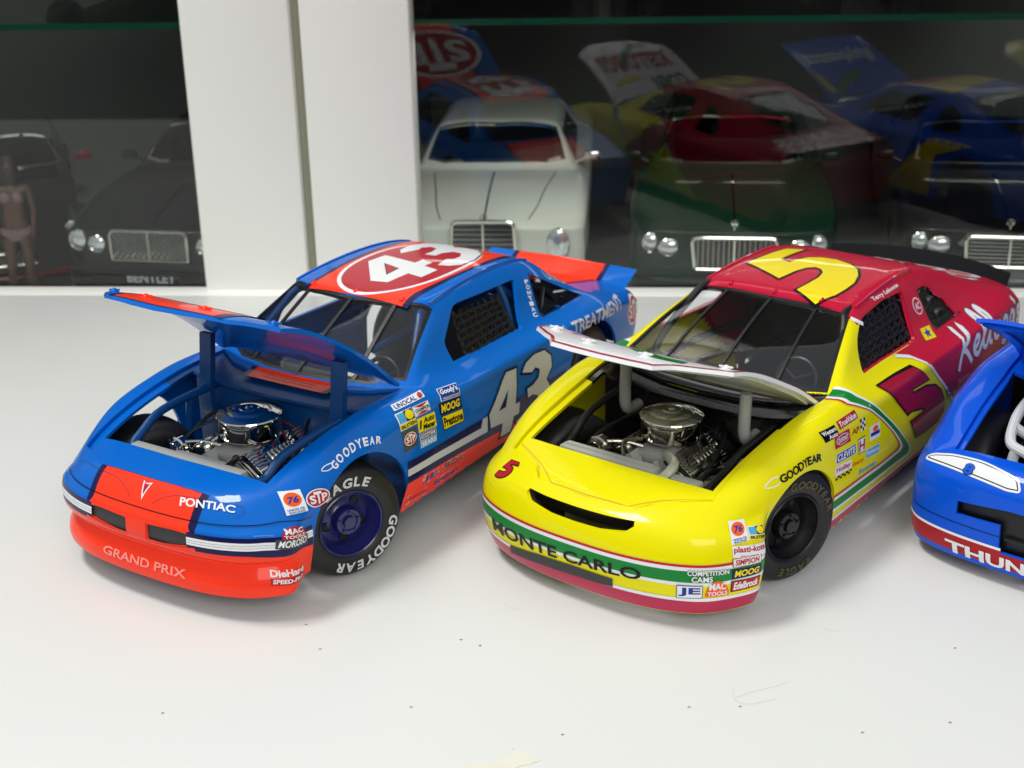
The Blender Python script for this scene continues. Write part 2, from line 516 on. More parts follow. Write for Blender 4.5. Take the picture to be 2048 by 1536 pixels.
ST_A = [
 row((4.30, 4.26, 4.12, 3.88, 3.64, 3.30, 2.75), (0, 1.4, 2.6, 3.4, 3.9, 4.3, 4.66), (3.12, 3.11, 3.09, 3.06, 3.05, 3.04, 3.0)),
 row((3.82, 3.78, 3.62, 3.36, 3.06, 2.66, 2.10), (0, 1.4, 2.6, 3.45, 3.95, 4.4, 4.76), (3.74, 3.73, 3.68, 3.58, 3.50, 3.40, 3.26)),
 row((2.60, 2.60, 2.50, 2.34, 2.14, 1.84, 1.40), (0, 1.5, 2.75, 3.6, 4.08, 4.5, 4.84), (4.14, 4.14, 4.12, 4.06, 4.02, 3.90, 3.60)),
 row((0.90, 0.90, 0.90, 0.85, 0.78, 0.70, 0.50), (0, 1.5, 2.8, 3.68, 4.18, 4.58, 4.92), (4.46, 4.47, 4.48, 4.53, 4.58, 4.46, 4.05)),
 row((-0.9,) * 7, (0, 1.55, 2.9, 3.78, 4.25, 4.62, 4.98), (4.68, 4.69, 4.73, 4.84, 4.89, 4.76, 4.32)),
 row((-2.3, -2.3, -2.3, -2.4, -2.4, -2.4, -2.4), (0, 1.6, 3.0, 3.86, 4.3, 4.66, 5.0), (4.80, 4.81, 4.87, 4.97, 5.0, 4.9, 4.5)),
 row((-3.15, -3.2, -3.45, -3.95, -4.05, -4.1, -4.1), (0, 1.6, 3.05, 3.98, 4.28, 4.6, 4.98), (4.84, 4.85, 4.90, 4.96, 4.98, 4.9, 4.5)),
 row((-3.75, -3.82, -4.1, -4.55, -4.65, -4.7, -4.7), (0, 1.6, 3.0, 3.88, 4.2, 4.52, 4.96), (5.12, 5.12, 5.14, 5.14, 5.04, 4.9, 4.5)),
 row((-5.2, -5.25, -5.4, -5.7, -5.8, -5.9, -5.9), (0, 1.5, 2.7, 3.56, 3.84, 4.32, 4.94), (6.02, 6.01, 5.96, 5.86, 5.5, 4.92, 4.48)),
 row((-6.55, -6.58, -6.7, -6.95, -7.0, -7.0, -7.0), (0, 1.4, 2.5, 3.16, 3.62, 4.2, 4.93), (6.78, 6.77, 6.72, 6.58, 5.9, 4.9, 4.46)),
 row((-7.4, -7.4, -7.5, -7.6, -7.7, -7.7, -7.7), (0, 1.4, 2.45, 3.02, 3.52, 4.18, 4.93), (7.04, 7.03, 6.98, 6.84, 6.1, 4.9, 4.46)),
 row((-9.8,) * 7, (0, 1.4, 2.45, 2.98, 3.5, 4.16, 4.93), (7.16, 7.15, 7.1, 6.98, 6.15, 4.88, 4.44)),
 row((-12.4,) * 7, (0, 1.4, 2.45, 2.96, 3.5, 4.16, 4.93), (7.06, 7.05, 7.0, 6.86, 6.05, 4.86, 4.42)),
 row((-14.3,) * 7, (0, 1.4, 2.45, 2.96, 3.52, 4.14, 4.93), (6.66, 6.65, 6.6, 6.44, 5.8, 4.84, 4.4)),
 row((-15.4,) * 7, (0, 1.45, 2.55, 3.1, 3.64, 4.16, 4.93), (5.95, 5.94, 5.9, 5.76, 5.36, 4.8, 4.38)),
 row((-16.6,) * 7, (0, 1.5, 2.8, 3.45, 3.86, 4.24, 4.92), (5.14, 5.13, 5.08, 4.98, 4.86, 4.7, 4.3)),
 row((-17.6,) * 7, (0, 1.6, 2.9, 3.6, 4.0, 4.4, 4.88), (4.62, 4.62, 4.6, 4.56, 4.52, 4.42, 4.1)),
 row((-20.2, -20.2, -20.15, -20.1, -20.0, -19.9, -19.8), (0, 1.6, 2.8, 3.5, 3.95, 4.3, 4.64), (4.02, 4.02, 4.0, 3.98, 3.94, 3.88, 3.7)),
 row((-21.0, -21.0, -20.95, -20.85, -20.75, -20.6, -20.4), (0, 1.5, 2.7, 3.35, 3.8, 4.15, 4.4), (3.78, 3.78, 3.76, 3.72, 3.68, 3.6, 3.45)),
]
PROF_A = [(5.2, 4.55), (4.4, 4.93), (3.6, 5.06), (2.6, 5.08), (1.9, 5.02), (1.2, 4.86), (0.6, 4.72)]
OUT_A = make_cage(ST_A, (3.12, 2.9, 2.2, 1.92, 1.68, 1.25, 0.84), (0, .15, .18, -.12, -.06, .14, .12),
                  [(2.0, 0.92), (-2.0, 1.3), (-21, 1.35)], PROF_A,
                  (3.78, 3.4, 2.9, 2.4, 2.0, 1.6, 1.3), (0, .06, .05, 0, -.1, -.2, -.3))

ST_B = [
 row((4.80, 4.75, 4.54, 4.22, 3.86, 3.30, 2.45), (0, 1.4, 2.6, 3.45, 3.98, 4.4, 4.73), (3.30, 3.29, 3.26, 3.22, 3.20, 3.18, 3.14)),
 row((4.15, 4.11, 3.92, 3.60, 3.24, 2.72, 1.95), (0, 1.4, 2.6, 3.46, 4.0, 4.44, 4.79), (3.62, 3.62, 3.62, 3.60, 3.56, 3.50, 3.36)),
 row((3.10, 3.08, 2.90, 2.62, 2.32, 1.96, 1.40), (0, 1.5, 2.7, 3.55, 4.06, 4.5, 4.84), (3.90, 3.91, 3.94, 4.00, 4.00, 3.92, 3.64)),
 row((1.1, 1.1, 1.05, 0.95, 0.85, 0.75, 0.5), (0, 1.5, 2.8, 3.66, 4.16, 4.58, 4.92), (4.24, 4.25, 4.30, 4.42, 4.46, 4.36, 3.98)),
 row((-0.9,) * 7, (0, 1.55, 2.9, 3.76, 4.24, 4.64, 4.98), (4.50, 4.51, 4.58, 4.74, 4.80, 4.70, 4.26)),
 row((-2.0, -2.0, -2.0, -2.1, -2.1, -2.1, -2.1), (0, 1.6, 3.0, 3.86, 4.3, 4.68, 5.0), (4.62, 4.63, 4.72, 4.88, 4.93, 4.84, 4.44)),
 row((-2.7, -2.75, -2.95, -3.3, -3.4, -3.5, -3.5), (0, 1.6, 3.05, 4.0, 4.28, 4.62, 4.98), (4.70, 4.71, 4.78, 4.92, 4.94, 4.88, 4.46)),
 row((-3.4, -3.45, -3.65, -4.0, -4.1, -4.2, -4.2), (0, 1.6, 3.0, 3.92, 4.24, 4.56, 4.97), (5.02, 5.02, 5.06, 5.08, 5.02, 4.9, 4.46)),
 row((-5.1, -5.14, -5.3, -5.5, -5.6, -5.7, -5.7), (0, 1.5, 2.75, 3.56, 3.86, 4.34, 4.96), (5.95, 5.94, 5.90, 5.82, 5.5, 4.92, 4.46)),
 row((-6.95, -6.98, -7.05, -7.2, -7.25, -7.3, -7.3), (0, 1.4, 2.5, 3.1, 3.56, 4.24, 4.95), (6.66, 6.65, 6.6, 6.46, 5.85, 4.9, 4.44)),
 row((-7.8, -7.8, -7.8, -7.9, -8.0, -8.0, -8.0), (0, 1.4, 2.4, 2.94, 3.48, 4.22, 4.95), (6.9, 6.89, 6.83, 6.68, 5.98, 4.9, 4.44)),
 row((-10.0,) * 7, (0, 1.4, 2.35, 2.86, 3.44, 4.2, 4.95), (7.04, 7.03, 6.97, 6.82, 6.05, 4.88, 4.42)),
 row((-12.4,) * 7, (0, 1.4, 2.35, 2.84, 3.44, 4.22, 4.96), (6.92, 6.91, 6.85, 6.7, 5.94, 4.82, 4.4)),
 row((-14.3,) * 7, (0, 1.45, 2.45, 2.98, 3.54, 4.26, 4.97), (6.5, 6.48, 6.4, 6.24, 5.6, 4.76, 4.4)),
 row((-16.4,) * 7, (0, 1.5, 2.7, 3.3, 3.84, 4.36, 4.96), (5.74, 5.72, 5.64, 5.5, 5.14, 4.72, 4.36)),
 row((-18.2,) * 7, (0, 1.6, 2.9, 3.6, 4.05, 4.46, 4.9), (5.0, 4.99, 4.95, 4.9, 4.8, 4.62, 4.24)),
 row((-20.0, -20.0, -19.95, -19.85, -19.75, -19.6, -19.5), (0, 1.6, 2.8, 3.5, 3.95, 4.34, 4.7), (4.62, 4.62, 4.58, 4.52, 4.46, 4.34, 4.05)),
 row((-20.7, -20.7, -20.6, -20.45, -20.3, -20.15, -19.95), (0, 1.5, 2.7, 3.35, 3.8, 4.15, 4.45), (4.36, 4.36, 4.32, 4.26, 4.2, 4.1, 3.85)),
]
PROF_B = [(5.2, 4.6), (4.4, 4.95), (3.6, 5.1), (2.6, 5.12), (1.8, 5.04), (1.0, 4.9), (0.4, 4.76)]
OUT_B = make_cage(ST_B, (3.30, 2.95, 2.4, 1.85, 1.3, 0.85, 0.46), (0, .28, .44, .46, .40, .30, .14),
                  [(2.0, 0.62), (-2.0, 0.82), (-21, 0.82)], PROF_B,
                  (4.36, 3.9, 3.2, 2.5, 2.0, 1.5, 1.1), (0, .08, .08, 0, -.1, -.2, -.3))
ST_C = [
 row((4.52, 4.48, 4.36, 4.18, 3.98, 3.66, 2.90), (0, 1.4, 2.6, 3.45, 3.98, 4.4, 4.74), (3.36, 3.35, 3.34, 3.30, 3.28, 3.24, 3.18)),
 row((4.05, 4.00, 3.90, 3.68, 3.44, 3.10, 2.35), (0, 1.4, 2.6, 3.46, 4.0, 4.44, 4.80), (3.78, 3.78, 3.76, 3.70, 3.64, 3.55, 3.4))] + ST_B[2:]
OUT_C = make_cage(ST_C, (3.36, 3.1, 2.5, 1.95, 1.4, 0.9, 0.5), (0, .14, .2, .2, .2, .16, .06),
                  [(2.0, 0.66), (-2.0, 0.82), (-21, 0.82)], PROF_B,
                  (4.36, 3.9, 3.2, 2.5, 2.0, 1.5, 1.1), (0, .08, .08, 0, -.1, -.2, -.3))

# outlines: xy for hood, opening and screens; xz for side glass
HOOD_A = sym([(3.72, 0), (3.66, 1.0), (3.50, 2.05), (3.42, 2.5), (2.7, 3.92), (1.0, 3.86), (-1.0, 3.9), (-4.12, 3.98), (-3.5, 3.0), (-3.12, 1.6), (-3.0, 0)])
BAY_A = sym([(2.38, 0), (2.34, 2.0), (2.26, 3.5), (1.0, 3.55), (-1.0, 3.62), (-2.2, 3.7), (-2.1, 2.0), (-2.05, 0)])
WS_A = sym([(-3.45, 0), (-3.53, 1.4), (-3.8, 2.8), (-4.5, 3.92), (-5.75, 3.56), (-7.3, 3.14), (-6.85, 1.8), (-6.7, 0)])
RW_A = sym([(-14.5, 0), (-14.5, 2.2), (-14.7, 2.6), (-16.6, 2.95), (-17.0, 2.7), (-17.1, 0)])
WIN_A = rpoly([(-7.05, 4.93), (-7.06, 5.62), (-8.35, 6.58), (-12.45, 6.4), (-11.55, 4.82)], (.05, .15, .3, .12, .12))
QW_A = rpoly([(-13.5, 6.36), (-13.0, 4.8), (-16.35, 4.76)], (.15, .15, .2))

HOOD_B = sym([(4.56, 0), (4.5, 1.0), (4.36, 1.9), (3.9, 2.35), (3.62, 2.9), (3.35, 3.68), (1.0, 3.72), (-1.0, 3.8), (-3.2, 3.96), (-2.7, 3.0), (-2.4, 1.6), (-2.3, 0)])
BAY_B = sym([(2.75, 0), (2.75, 2.0), (2.72, 3.42), (1.0, 3.46), (-1.0, 3.56), (-1.8, 3.66), (-1.65, 2.0), (-1.6, 0)])
_wb = [(-3.68, 3.96), (-3.29, 2.8), (-3.07, 1.4), (-3.0, 0)]
HOODCUT_B = sym([(4.56, 0), (4.5, 1.0), (4.36, 1.9), (3.9, 2.35), (3.62, 2.9), (3.35, 3.68), (1.0, 3.72), (-1.0, 3.8), (-3.2, 3.98)] + _wb)
COWL_B = sym([(-2.34, 0), (-2.44, 1.6), (-2.74, 3.0), (-3.24, 3.97)] + [(x - .04, y) for x, y in _wb])
WS_B = sym([(-3.05, 0), (-3.12, 1.4), (-3.34, 2.8), (-3.76, 3.9), (-5.4, 3.46), (-7.15, 2.98), (-7.12, 1.6), (-7.08, 0)])
RW_B = sym([(-13.3, 0), (-13.4, 2.3), (-13.6, 2.8), (-17.0, 3.2), (-17.4, 2.9), (-17.6, 0)])
WIN_B = rpoly([(-5.85, 5.05), (-6.5, 5.9), (-7.5, 6.36), (-9.4, 6.5), (-10.95, 6.42), (-10.3, 4.94)], (.1, .4, .4, .3, .12, .12))
QW_B = rpoly([(-12.1, 6.2), (-11.95, 4.8), (-14.1, 4.78), (-13.7, 5.6), (-12.9, 6.15)], (.15, .15, .2, .4, .3))
BAY_C = sym([(3.45, 0), (3.45, 2.0), (3.4, 3.3), (1.0, 3.46), (-1.0, 3.56), (-1.8, 3.66), (-1.65, 2.0), (-1.6, 0)])
HOOD_C = sym([(3.58, 0), (3.58, 1.9), (3.52, 3.5), (1.0, 3.66), (-1.0, 3.74), (-3.2, 3.9), (-2.7, 3.0), (-2.4, 1.6), (-2.3, 0)])

def safe_cut(me, cutter):
    """difference with a check: the result may not grow nor lose its far end; else nudge the cutter and try again"""
    box = lambda m_: (max(v.co.z for v in m_.vertices), min(v.co.x for v in m_.vertices), len(m_.polygons))
    z0, x0, n0 = box(me)
    for k in range(6):
        c = cutter.copy()
        if k:
            for v in c.vertices: v.co += Vector((0.00013 * k, 0.00007 * k, 0.00011 * k)) * (1 if k % 2 else -1)
        r = boolean(me.copy(), [c])
        if len(r.polygons):
            z1, x1, n1 = box(r)
            if z1 <= z0 + 1e-5 and abs(x1 - x0) < 1e-3 and n1 > 0.5 * n0: return r
    return r

def build_shell(car, out, body_mat, under_mat, hood, bay, ws, rw, win, qw, arches, extra=(), hood_mats=None, ledge_mat=None, hood_lo=3.2, rim_mat=None, hood_cut=None, paint_fn=None, two_mat=None):
    """body with openings, hood ledge, hood panel, screens"""
    T = 0.11
    body = solid(out, 0.0, T)
    cuts = [cut_z(ws, 4.0, 8.5), cut_z(rw, 4.0, 8.5)]
    for s in (1, -1):
        cuts += [cut_y(win, 2.9, 7, s), cut_y(qw, 2.9, 7, s)]
        for (x, z, r) in arches: cuts.append(wheel_cut(x, z, r, s, back=0.35 if x > -3 else 0.0))
    cuts += list(extra)
    me = safe_cut(safe_cut(body, join_cuts(cuts)), cut_z(hood_cut or hood, hood_lo, 8))
    me.materials.clear()
    finish(me, [body_mat, rim_mat or body_mat, two_mat or body_mat])
    for pl in me.polygons:                              # underside of the rim carries the lower colour
        pl.material_index = 1 if (pl.center.z < 1.7 * CM and pl.normal.z < -0.6) else (2 if paint_fn and paint_fn(pl.center / CM) else 0)
    new_obj('body', me, car)
    # recessed ledge under the hood line
    lg = boolean(solid(out, 0.13, 0.24, pbox(hood, 'z')), [cut_z(scale_poly(hood, 0.06), 2.2, 8)], 'INTERSECT')
    lg = boolean(lg, [cut_z(bay, 2.0, 9)])
    if ledge_mat:
        back = cut_z([(-1.0, -5), (-1.0, 5), (-6, 5), (-6, -5)], 1, 10)
        new_obj('cowl', finish(boolean(lg, [back], 'INTERSECT'), ledge_mat), car)
        lg = boolean(lg, [back])
    new_obj('hood_ledge', finish(lg, body_mat), car)
    return me

def scale_poly(poly, d):
    """grow (d>0) or shrink a polygon outline by d cm"""
    n = len(poly); area2 = sum(poly[i][0] * poly[(i + 1) % n][1] - poly[(i + 1) % n][0] * poly[i][1] for i in range(n))
    sg = 1 if area2 > 0 else -1
    out = []
    for i in range(n):
        p, a, b = Vector(poly[i]), Vector(poly[i - 1]), Vector(poly[(i + 1) % n])
        t1 = (p - a).normalized(); t2 = (b - p).normalized()
        n1 = Vector((t1.y, -t1.x)); n2 = Vector((t2.y, -t2.x))
        nn = (n1 + n2); nn = nn.normalized() if nn.length > 1e-6 else n1
        k = max(0.5, nn.dot(n1))
        out.append(tuple(p + nn * d * sg / k))
    return out

def make_hood(car, out, poly, pivot, deg, mats, thick=0.12, under=None):
    me = boolean(solid(out, -0.004, thick, pbox(poly, 'z')), [cut_z(scale_poly(poly, -0.03), 2.2, 9)], 'INTERSECT')
    o = new_obj('hood', None if me is None else finish(me, mats), car)
    R = Matrix.Translation(Vector((pivot[0], 0, pivot[1])) * CM) @ Matrix.Rotation(-math.radians(deg), 4, 'Y') @ Matrix.Translation(-Vector((pivot[0], 0, pivot[1])) * CM)
    o.matrix_local = R
    ring = boolean(solid(out, thick - .02, thick + .09, pbox(poly, 'z')), [cut_z(scale_poly(poly, -0.22), 2.2, 9)], 'INTERSECT')
    inner = scale_poly(poly, -0.75); xm = sum(p[0] for p in poly) / len(poly)
    for sg in (1, -1):                                   # two big pockets leave a rim and a middle rib
        half = [(x, max(y * sg, 0.25) * sg) for x, y in inner if y * sg > -0.05]
        ring = boolean(ring, [cut_z(half, 2.0, 9.5)])
    new_obj('hood_frame', finish(ring, under or mats), o)
    return o

POSE_A = ((-9.3, 43.47, 0), math.radians(-122.33))
POSE_B = ((4.95, 43.03, 0), math.radians(-128.2))
POSE_C = ((19.0, 42.2, 0), math.radians(-128.5))
car_a = thing('stock_car', 'blue and orange model stock car number 43 with its hood raised', 'model car', *POSE_A)
car_b = thing('stock_car', 'yellow and red model stock car number 5 with its hood raised', 'model car', *POSE_B)
car_c = thing('stock_car', 'blue model stock car with red lower bumper, cut off at the right edge', 'model car', *POSE_C)

grA = [(0.45, 2.80), (1.6, 2.84), (2.25, 2.87), (2.36, 2.75), (2.18, 2.46), (1.8, 2.38), (0.47, 2.2)]
exA = [cut_x(rpoly(grA, .08), 3.2, 6.5), cut_x(rpoly([(-a, b) for a, b in grA][::-1], .08), 3.2, 6.5)]
build_shell(car_a, OUT_A, 'blue_paint', 'bay_blue', HOOD_A, BAY_A, WS_A, RW_A, WIN_A, QW_A, [(-0.46, 1.9, 2.24), (-15.6, 1.85, 2.15)], exA, ledge_mat='bay_blue', rim_mat='orange_paint', two_mat='orange_paint',  # rear ledge in darker blue: shade under the hood put into its colour
            paint_fn=lambda c: c.x > 3.7 and abs(c.y) < 2.0 and c.z < 3.1 or (c.x > 1.7 and c.z < 2.0))
HOODP_A = sym([(3.72, 0), (3.66, 1.0), (3.46, 2.05), (3.3, 2.6), (2.32, 3.74), (1.0, 3.82), (-1.0, 3.9), (-4.12, 3.98), (-3.5, 3.0), (-3.12, 1.6), (-3.0, 0)])
hood_a = make_hood(car_a, OUT_A, HOODP_A, (-4.3, 5.0), 42.5, 'blue_paint')
grB = [(-1.95, 3.24), (-1.2, 3.22), (0, 3.21), (1.2, 3.22), (1.95, 3.24), (2.0, 3.12), (1.75, 2.92), (0.9, 2.8), (0, 2.78), (-0.9, 2.8), (-1.75, 2.92), (-2.0, 3.12)]
exB = [cut_x(grB, 3.6, 7)]
build_shell(car_b, OUT_B, 'yellow_paint', 'bay_black', HOOD_B, BAY_B, WS_B, RW_B, WIN_B, QW_B, [(0.0, 1.65, 2.16), (-15.6, 1.7, 2.15)], exB, hood_lo=3.34, ledge_mat='black_gloss', rim_mat='pink_paint', hood_cut=HOODCUT_B, two_mat='crimson_paint',
            paint_fn=lambda c: c.x < -7.6 and (c.z > 5.0 or c.x < -9.6 - (4.9 - c.z) * 1.12) or (c.x < -7.0 and c.z > 6.25))
new_obj('cowl', finish(boolean(solid(OUT_B, 0.0, 0.1, (-5, -1, -5, 5, 3, 7)), [cut_z(COWL_B, 3, 8)], 'INTERSECT'), 'black_gloss'), car_b)
HOODP_B = sym([(4.2, 0), (4.16, 1.0), (4.05, 1.84), (3.55, 2.3), (3.2, 2.8), (2.5, 3.64), (1.0, 3.72), (-1.0, 3.8), (-3.2, 3.96), (-2.7, 3.0), (-2.4, 1.6), (-2.3, 0)])
hood_b = make_hood(car_b, OUT_B, HOODP_B, (-3.1, 5.0), 36.5, 'white_paint', under='cream_plastic')
GRC = [(-2.9, 2.5), (-1.26, 2.68), (1.26, 2.68), (2.9, 2.5), (2.9, 2.05), (1.44, 2.12), (1.4, 1.22), (-1.4, 1.22), (-1.44, 2.12), (-2.9, 2.05)]
exC = [cut_x(GRC, 3.0, 7)]
build_shell(car_c, OUT_C, 'royal_paint', 'bay_black', HOOD_C, BAY_C, WS_B, RW_B, WIN_B, QW_B, [(0.0, 1.65, 2.16), (-15.6, 1.7, 2.15)], exC, rim_mat='red_paint')
hood_c = make_hood(car_c, OUT_C, HOOD_C, (-3.1, 5.0), 37, 'royal_paint')
# ------------------------------------------------------------------ screens, wheels, engines, cabins
def panel(out, poly, t0, t1, inner=None, lo=3.6, hi=9):
    me = boolean(solid(out, t0, t1, pbox(poly, 'z')), [cut_z(poly, lo, hi)], 'INTERSECT')
    if inner is not None: me = boolean(me, [cut_z(inner, lo - 1, hi + 1)])
    return me

def panel_y(out, poly, t0, t1, s, inner=None):
    me = boolean(solid(out, t0, t1, pbox(poly, 'y', s)), [cut_y(poly, 2.6, 7, s)], 'INTERSECT')
    if inner is not None: me = boolean(me, [cut_y(inner, 2.5, 7.2, s)])
    return me

def screens(car, out, ws, rw, qw, xs, tint='clear_screen', ws_in=0.12):
    o = new_obj('windshield', finish(panel(out, scale_poly(ws, 0.05), 0.04, 0.09), tint), car)
    new_obj('screen_frame', finish(panel(out, scale_poly(ws, 0.01), 0.015, 0.12, scale_poly(ws, -ws_in)), 'black_plastic'), o)
    for (y0, y1, w, w2) in xs:                       # the slanting braces on the screen
        x0 = min(p[0] for p in ws) - 0.1; x1 = max(p[0] for p in ws) + 0.1
        strip_poly = [(x1, y0 - w), (x1, y0 + w), (x0, y1 + w2), (x0, y1 - w2)]
        me = boolean(panel(out, scale_poly(ws, -0.02), 0.0, 0.06), [cut_z(strip_poly, 3.6, 9)], 'INTERSECT')
        new_obj('screen_brace', finish(me, 'black_plastic'), o)
    r = new_obj('rear_window', finish(panel(out, scale_poly(rw, 0.05), 0.04, 0.09), tint), car)
    new_obj('screen_frame', finish(panel(out, scale_poly(rw, 0.01), 0.015, 0.12, scale_poly(rw, -0.14)), 'black_plastic'), r)
    for s in (1, -1):
        q = new_obj('quarter_window', finish(panel_y(out, scale_poly(qw, 0.05), 0.04, 0.09, s), 'smoke_screen'), car)
        new_obj('window_frame', finish(panel_y(out, scale_poly(qw, 0.01), -0.015, 0.12, s, scale_poly(qw, -0.14)), 'black_plastic'), q)
        # bolts round the pane
        b = MB(); bv = BVHTree.FromPolygons([v.co for v in out.vertices], [p.vertices for p in out.polygons])
        ring = scale_poly(qw, -0.07)
        for k in range(0, len(ring), max(1, len(ring) // 9)):
            hitp = bv.ray_cast(Vector((ring[k][0], 8 * s, ring[k][1])) * CM, Vector((0, -s, 0)))
            if hitp[0] is not None:
                c = hitp[0] / CM; MB().lathe([(0.035, 0), (0.03, 0.03 * s)], c + Vector((0, 0.01 * s, 0)), 'Y', n=8).build('bolt', 'dull_chrome', q)


def wheel(car, x, y, z, steer, side, rim_mat, R=1.9, letters=None):
    """tyre with rim and lettering; outer face looks to +y (side=1) or -y"""
    mb = MB()
    prof = [(1.08, -0.2), (1.10, -0.06), (1.16, 0.0), (1.3, 0.05), (1.5, 0.07), (1.68, 0.02), (1.8, -0.09), (1.87, -0.24), (1.9, -0.42), (1.9, -1.3), (1.87, -1.5), (1.8, -1.64), (1.66, -1.74), (1.4, -1.78), (1.15, -1.74), (1.08, -1.6)]
    mb.lathe([(r * R / 1.9, h) for r, h in prof], axis='Y', n=64, cap=False)
    ty = mb.build('wheel', 'tyre_rubber', car, angle=50)
    M4 = Matrix.Translation(Vector((x, y, z)) * CM) @ Matrix.Rotation(math.radians(steer) + (0 if side > 0 else math.pi), 4, 'Z')
    ty.matrix_local = M4
    rm = MB()
    rm.lathe([(1.11, -1.6), (1.13, -0.1), (1.14, 0.0), (1.10, 0.03), (1.06, 0.0), (1.04, -0.1), (1.0, -0.16), (0.97, -0.3), (0.93, -0.34), (0.88, -0.56), (0.84, -0.62), (0.7, -0.60), (0.5, -0.54), (0.46, -0.5), (0.45, -0.22), (0.42, -0.17), (0.3, -0.16), (0.27, -0.2), (0.22, -0.2), (0.2, -0.08), (0.0, -0.07)], axis='Y', n=48, cap=False)
    rm.lathe([(1.1, -1.55), (0.6, -1.45), (0.0, -1.4)], axis='Y', n=32, cap=False)
    for k in range(5):
        a = 2 * math.pi * (k + 0.3) / 5
        rm.lathe([(0.045, -0.2), (0.045, -0.11), (0.03, -0.1), (0.0, -0.1)], (0.35 * math.cos(a), 0, 0.35 * math.sin(a)), 'Y', n=6, cap=False)
    ro = rm.build('rim', rim_mat, ty, angle=40)
    hl = MB()
    for k in range(5):
        a = 2 * math.pi * (k + 0.8) / 5
        hl.lathe([(0.155, -0.54), (0.155, -0.57), (0.0, -0.57)], (0.66 * math.cos(a), 0, 0.66 * math.sin(a)), 'Y', n=20, cap=False)
    hl.build('rim_hole', 'dark_hole', ty)
    if letters:
        for (txt, a0, rr, h, mt, sp) in letters:
            ring_text(ty, txt, a0, rr, h, mt, sp)
    return ty

def ring_text(parent, txt, a0, rr, h, mt, sp):
    """letters raised on the sidewall, their feet towards the hub; a0 = degrees from the top of the first letter, clockwise"""
    out = MB(); ang = math.radians(a0)
    for ch in txt:
        if ch == ' ': ang += sp / rr; continue
        vs, fs, w = glyph(ch, 0.05, 0.12)
        wd = min(w, 0.95) * h * 1.05
        pts = []
        for (a, b) in vs:
            r_ = rr + b * h
            th = ang + (a * h * 1.05) / rr
            pts.append((r_ * math.sin(th) * -1, 0.09 - 0.9 * max(0, r_ - 1.52) ** 2 - 0.25 * max(0, 1.42 - r_) ** 2, r_ * math.cos(th)))
        out.add(pts, fs)
        ang += (wd + sp * h) / rr
    out.build('tyre_lettering', mt, parent, smooth=False, recalc=False)

def tubes(name, car, paths, r, mt, n=10):
    out = []
    for p in paths:
        out.append(MB().tube(p, r, n=n, smooth=6).build(name, mt, car))
    return out

def air_cleaner(car, x, y, top, r):
    mb = MB()
    mb.lathe([(0.0, top + .06), (0.06, top + .06), (0.1, top + 0.03), (0.13, top), (0.22, top + .005), (0.3, top + .01), (0.34, top - 0.02), (0.62, top - 0.03), (0.68, top - 0.06), (0.74, top - 0.1), (0.84, top - 0.11), (0.9, top - .13), (r - .06, top - 0.16), (r - .02, top - .18), (r, top - 0.22), (r - .02, top - 0.27), (r - .08, top - 0.28),
              (r - 0.09, top - 0.31), (r - 0.07, top - 0.4), (r - 0.07, top - 0.88), (r - 0.1, top - 0.93), (r - .3, top - 0.96)], (x, y, 0), 'Z', n=64, cap=False)
    mb.build('air_cleaner', 'chrome', car, angle=28)

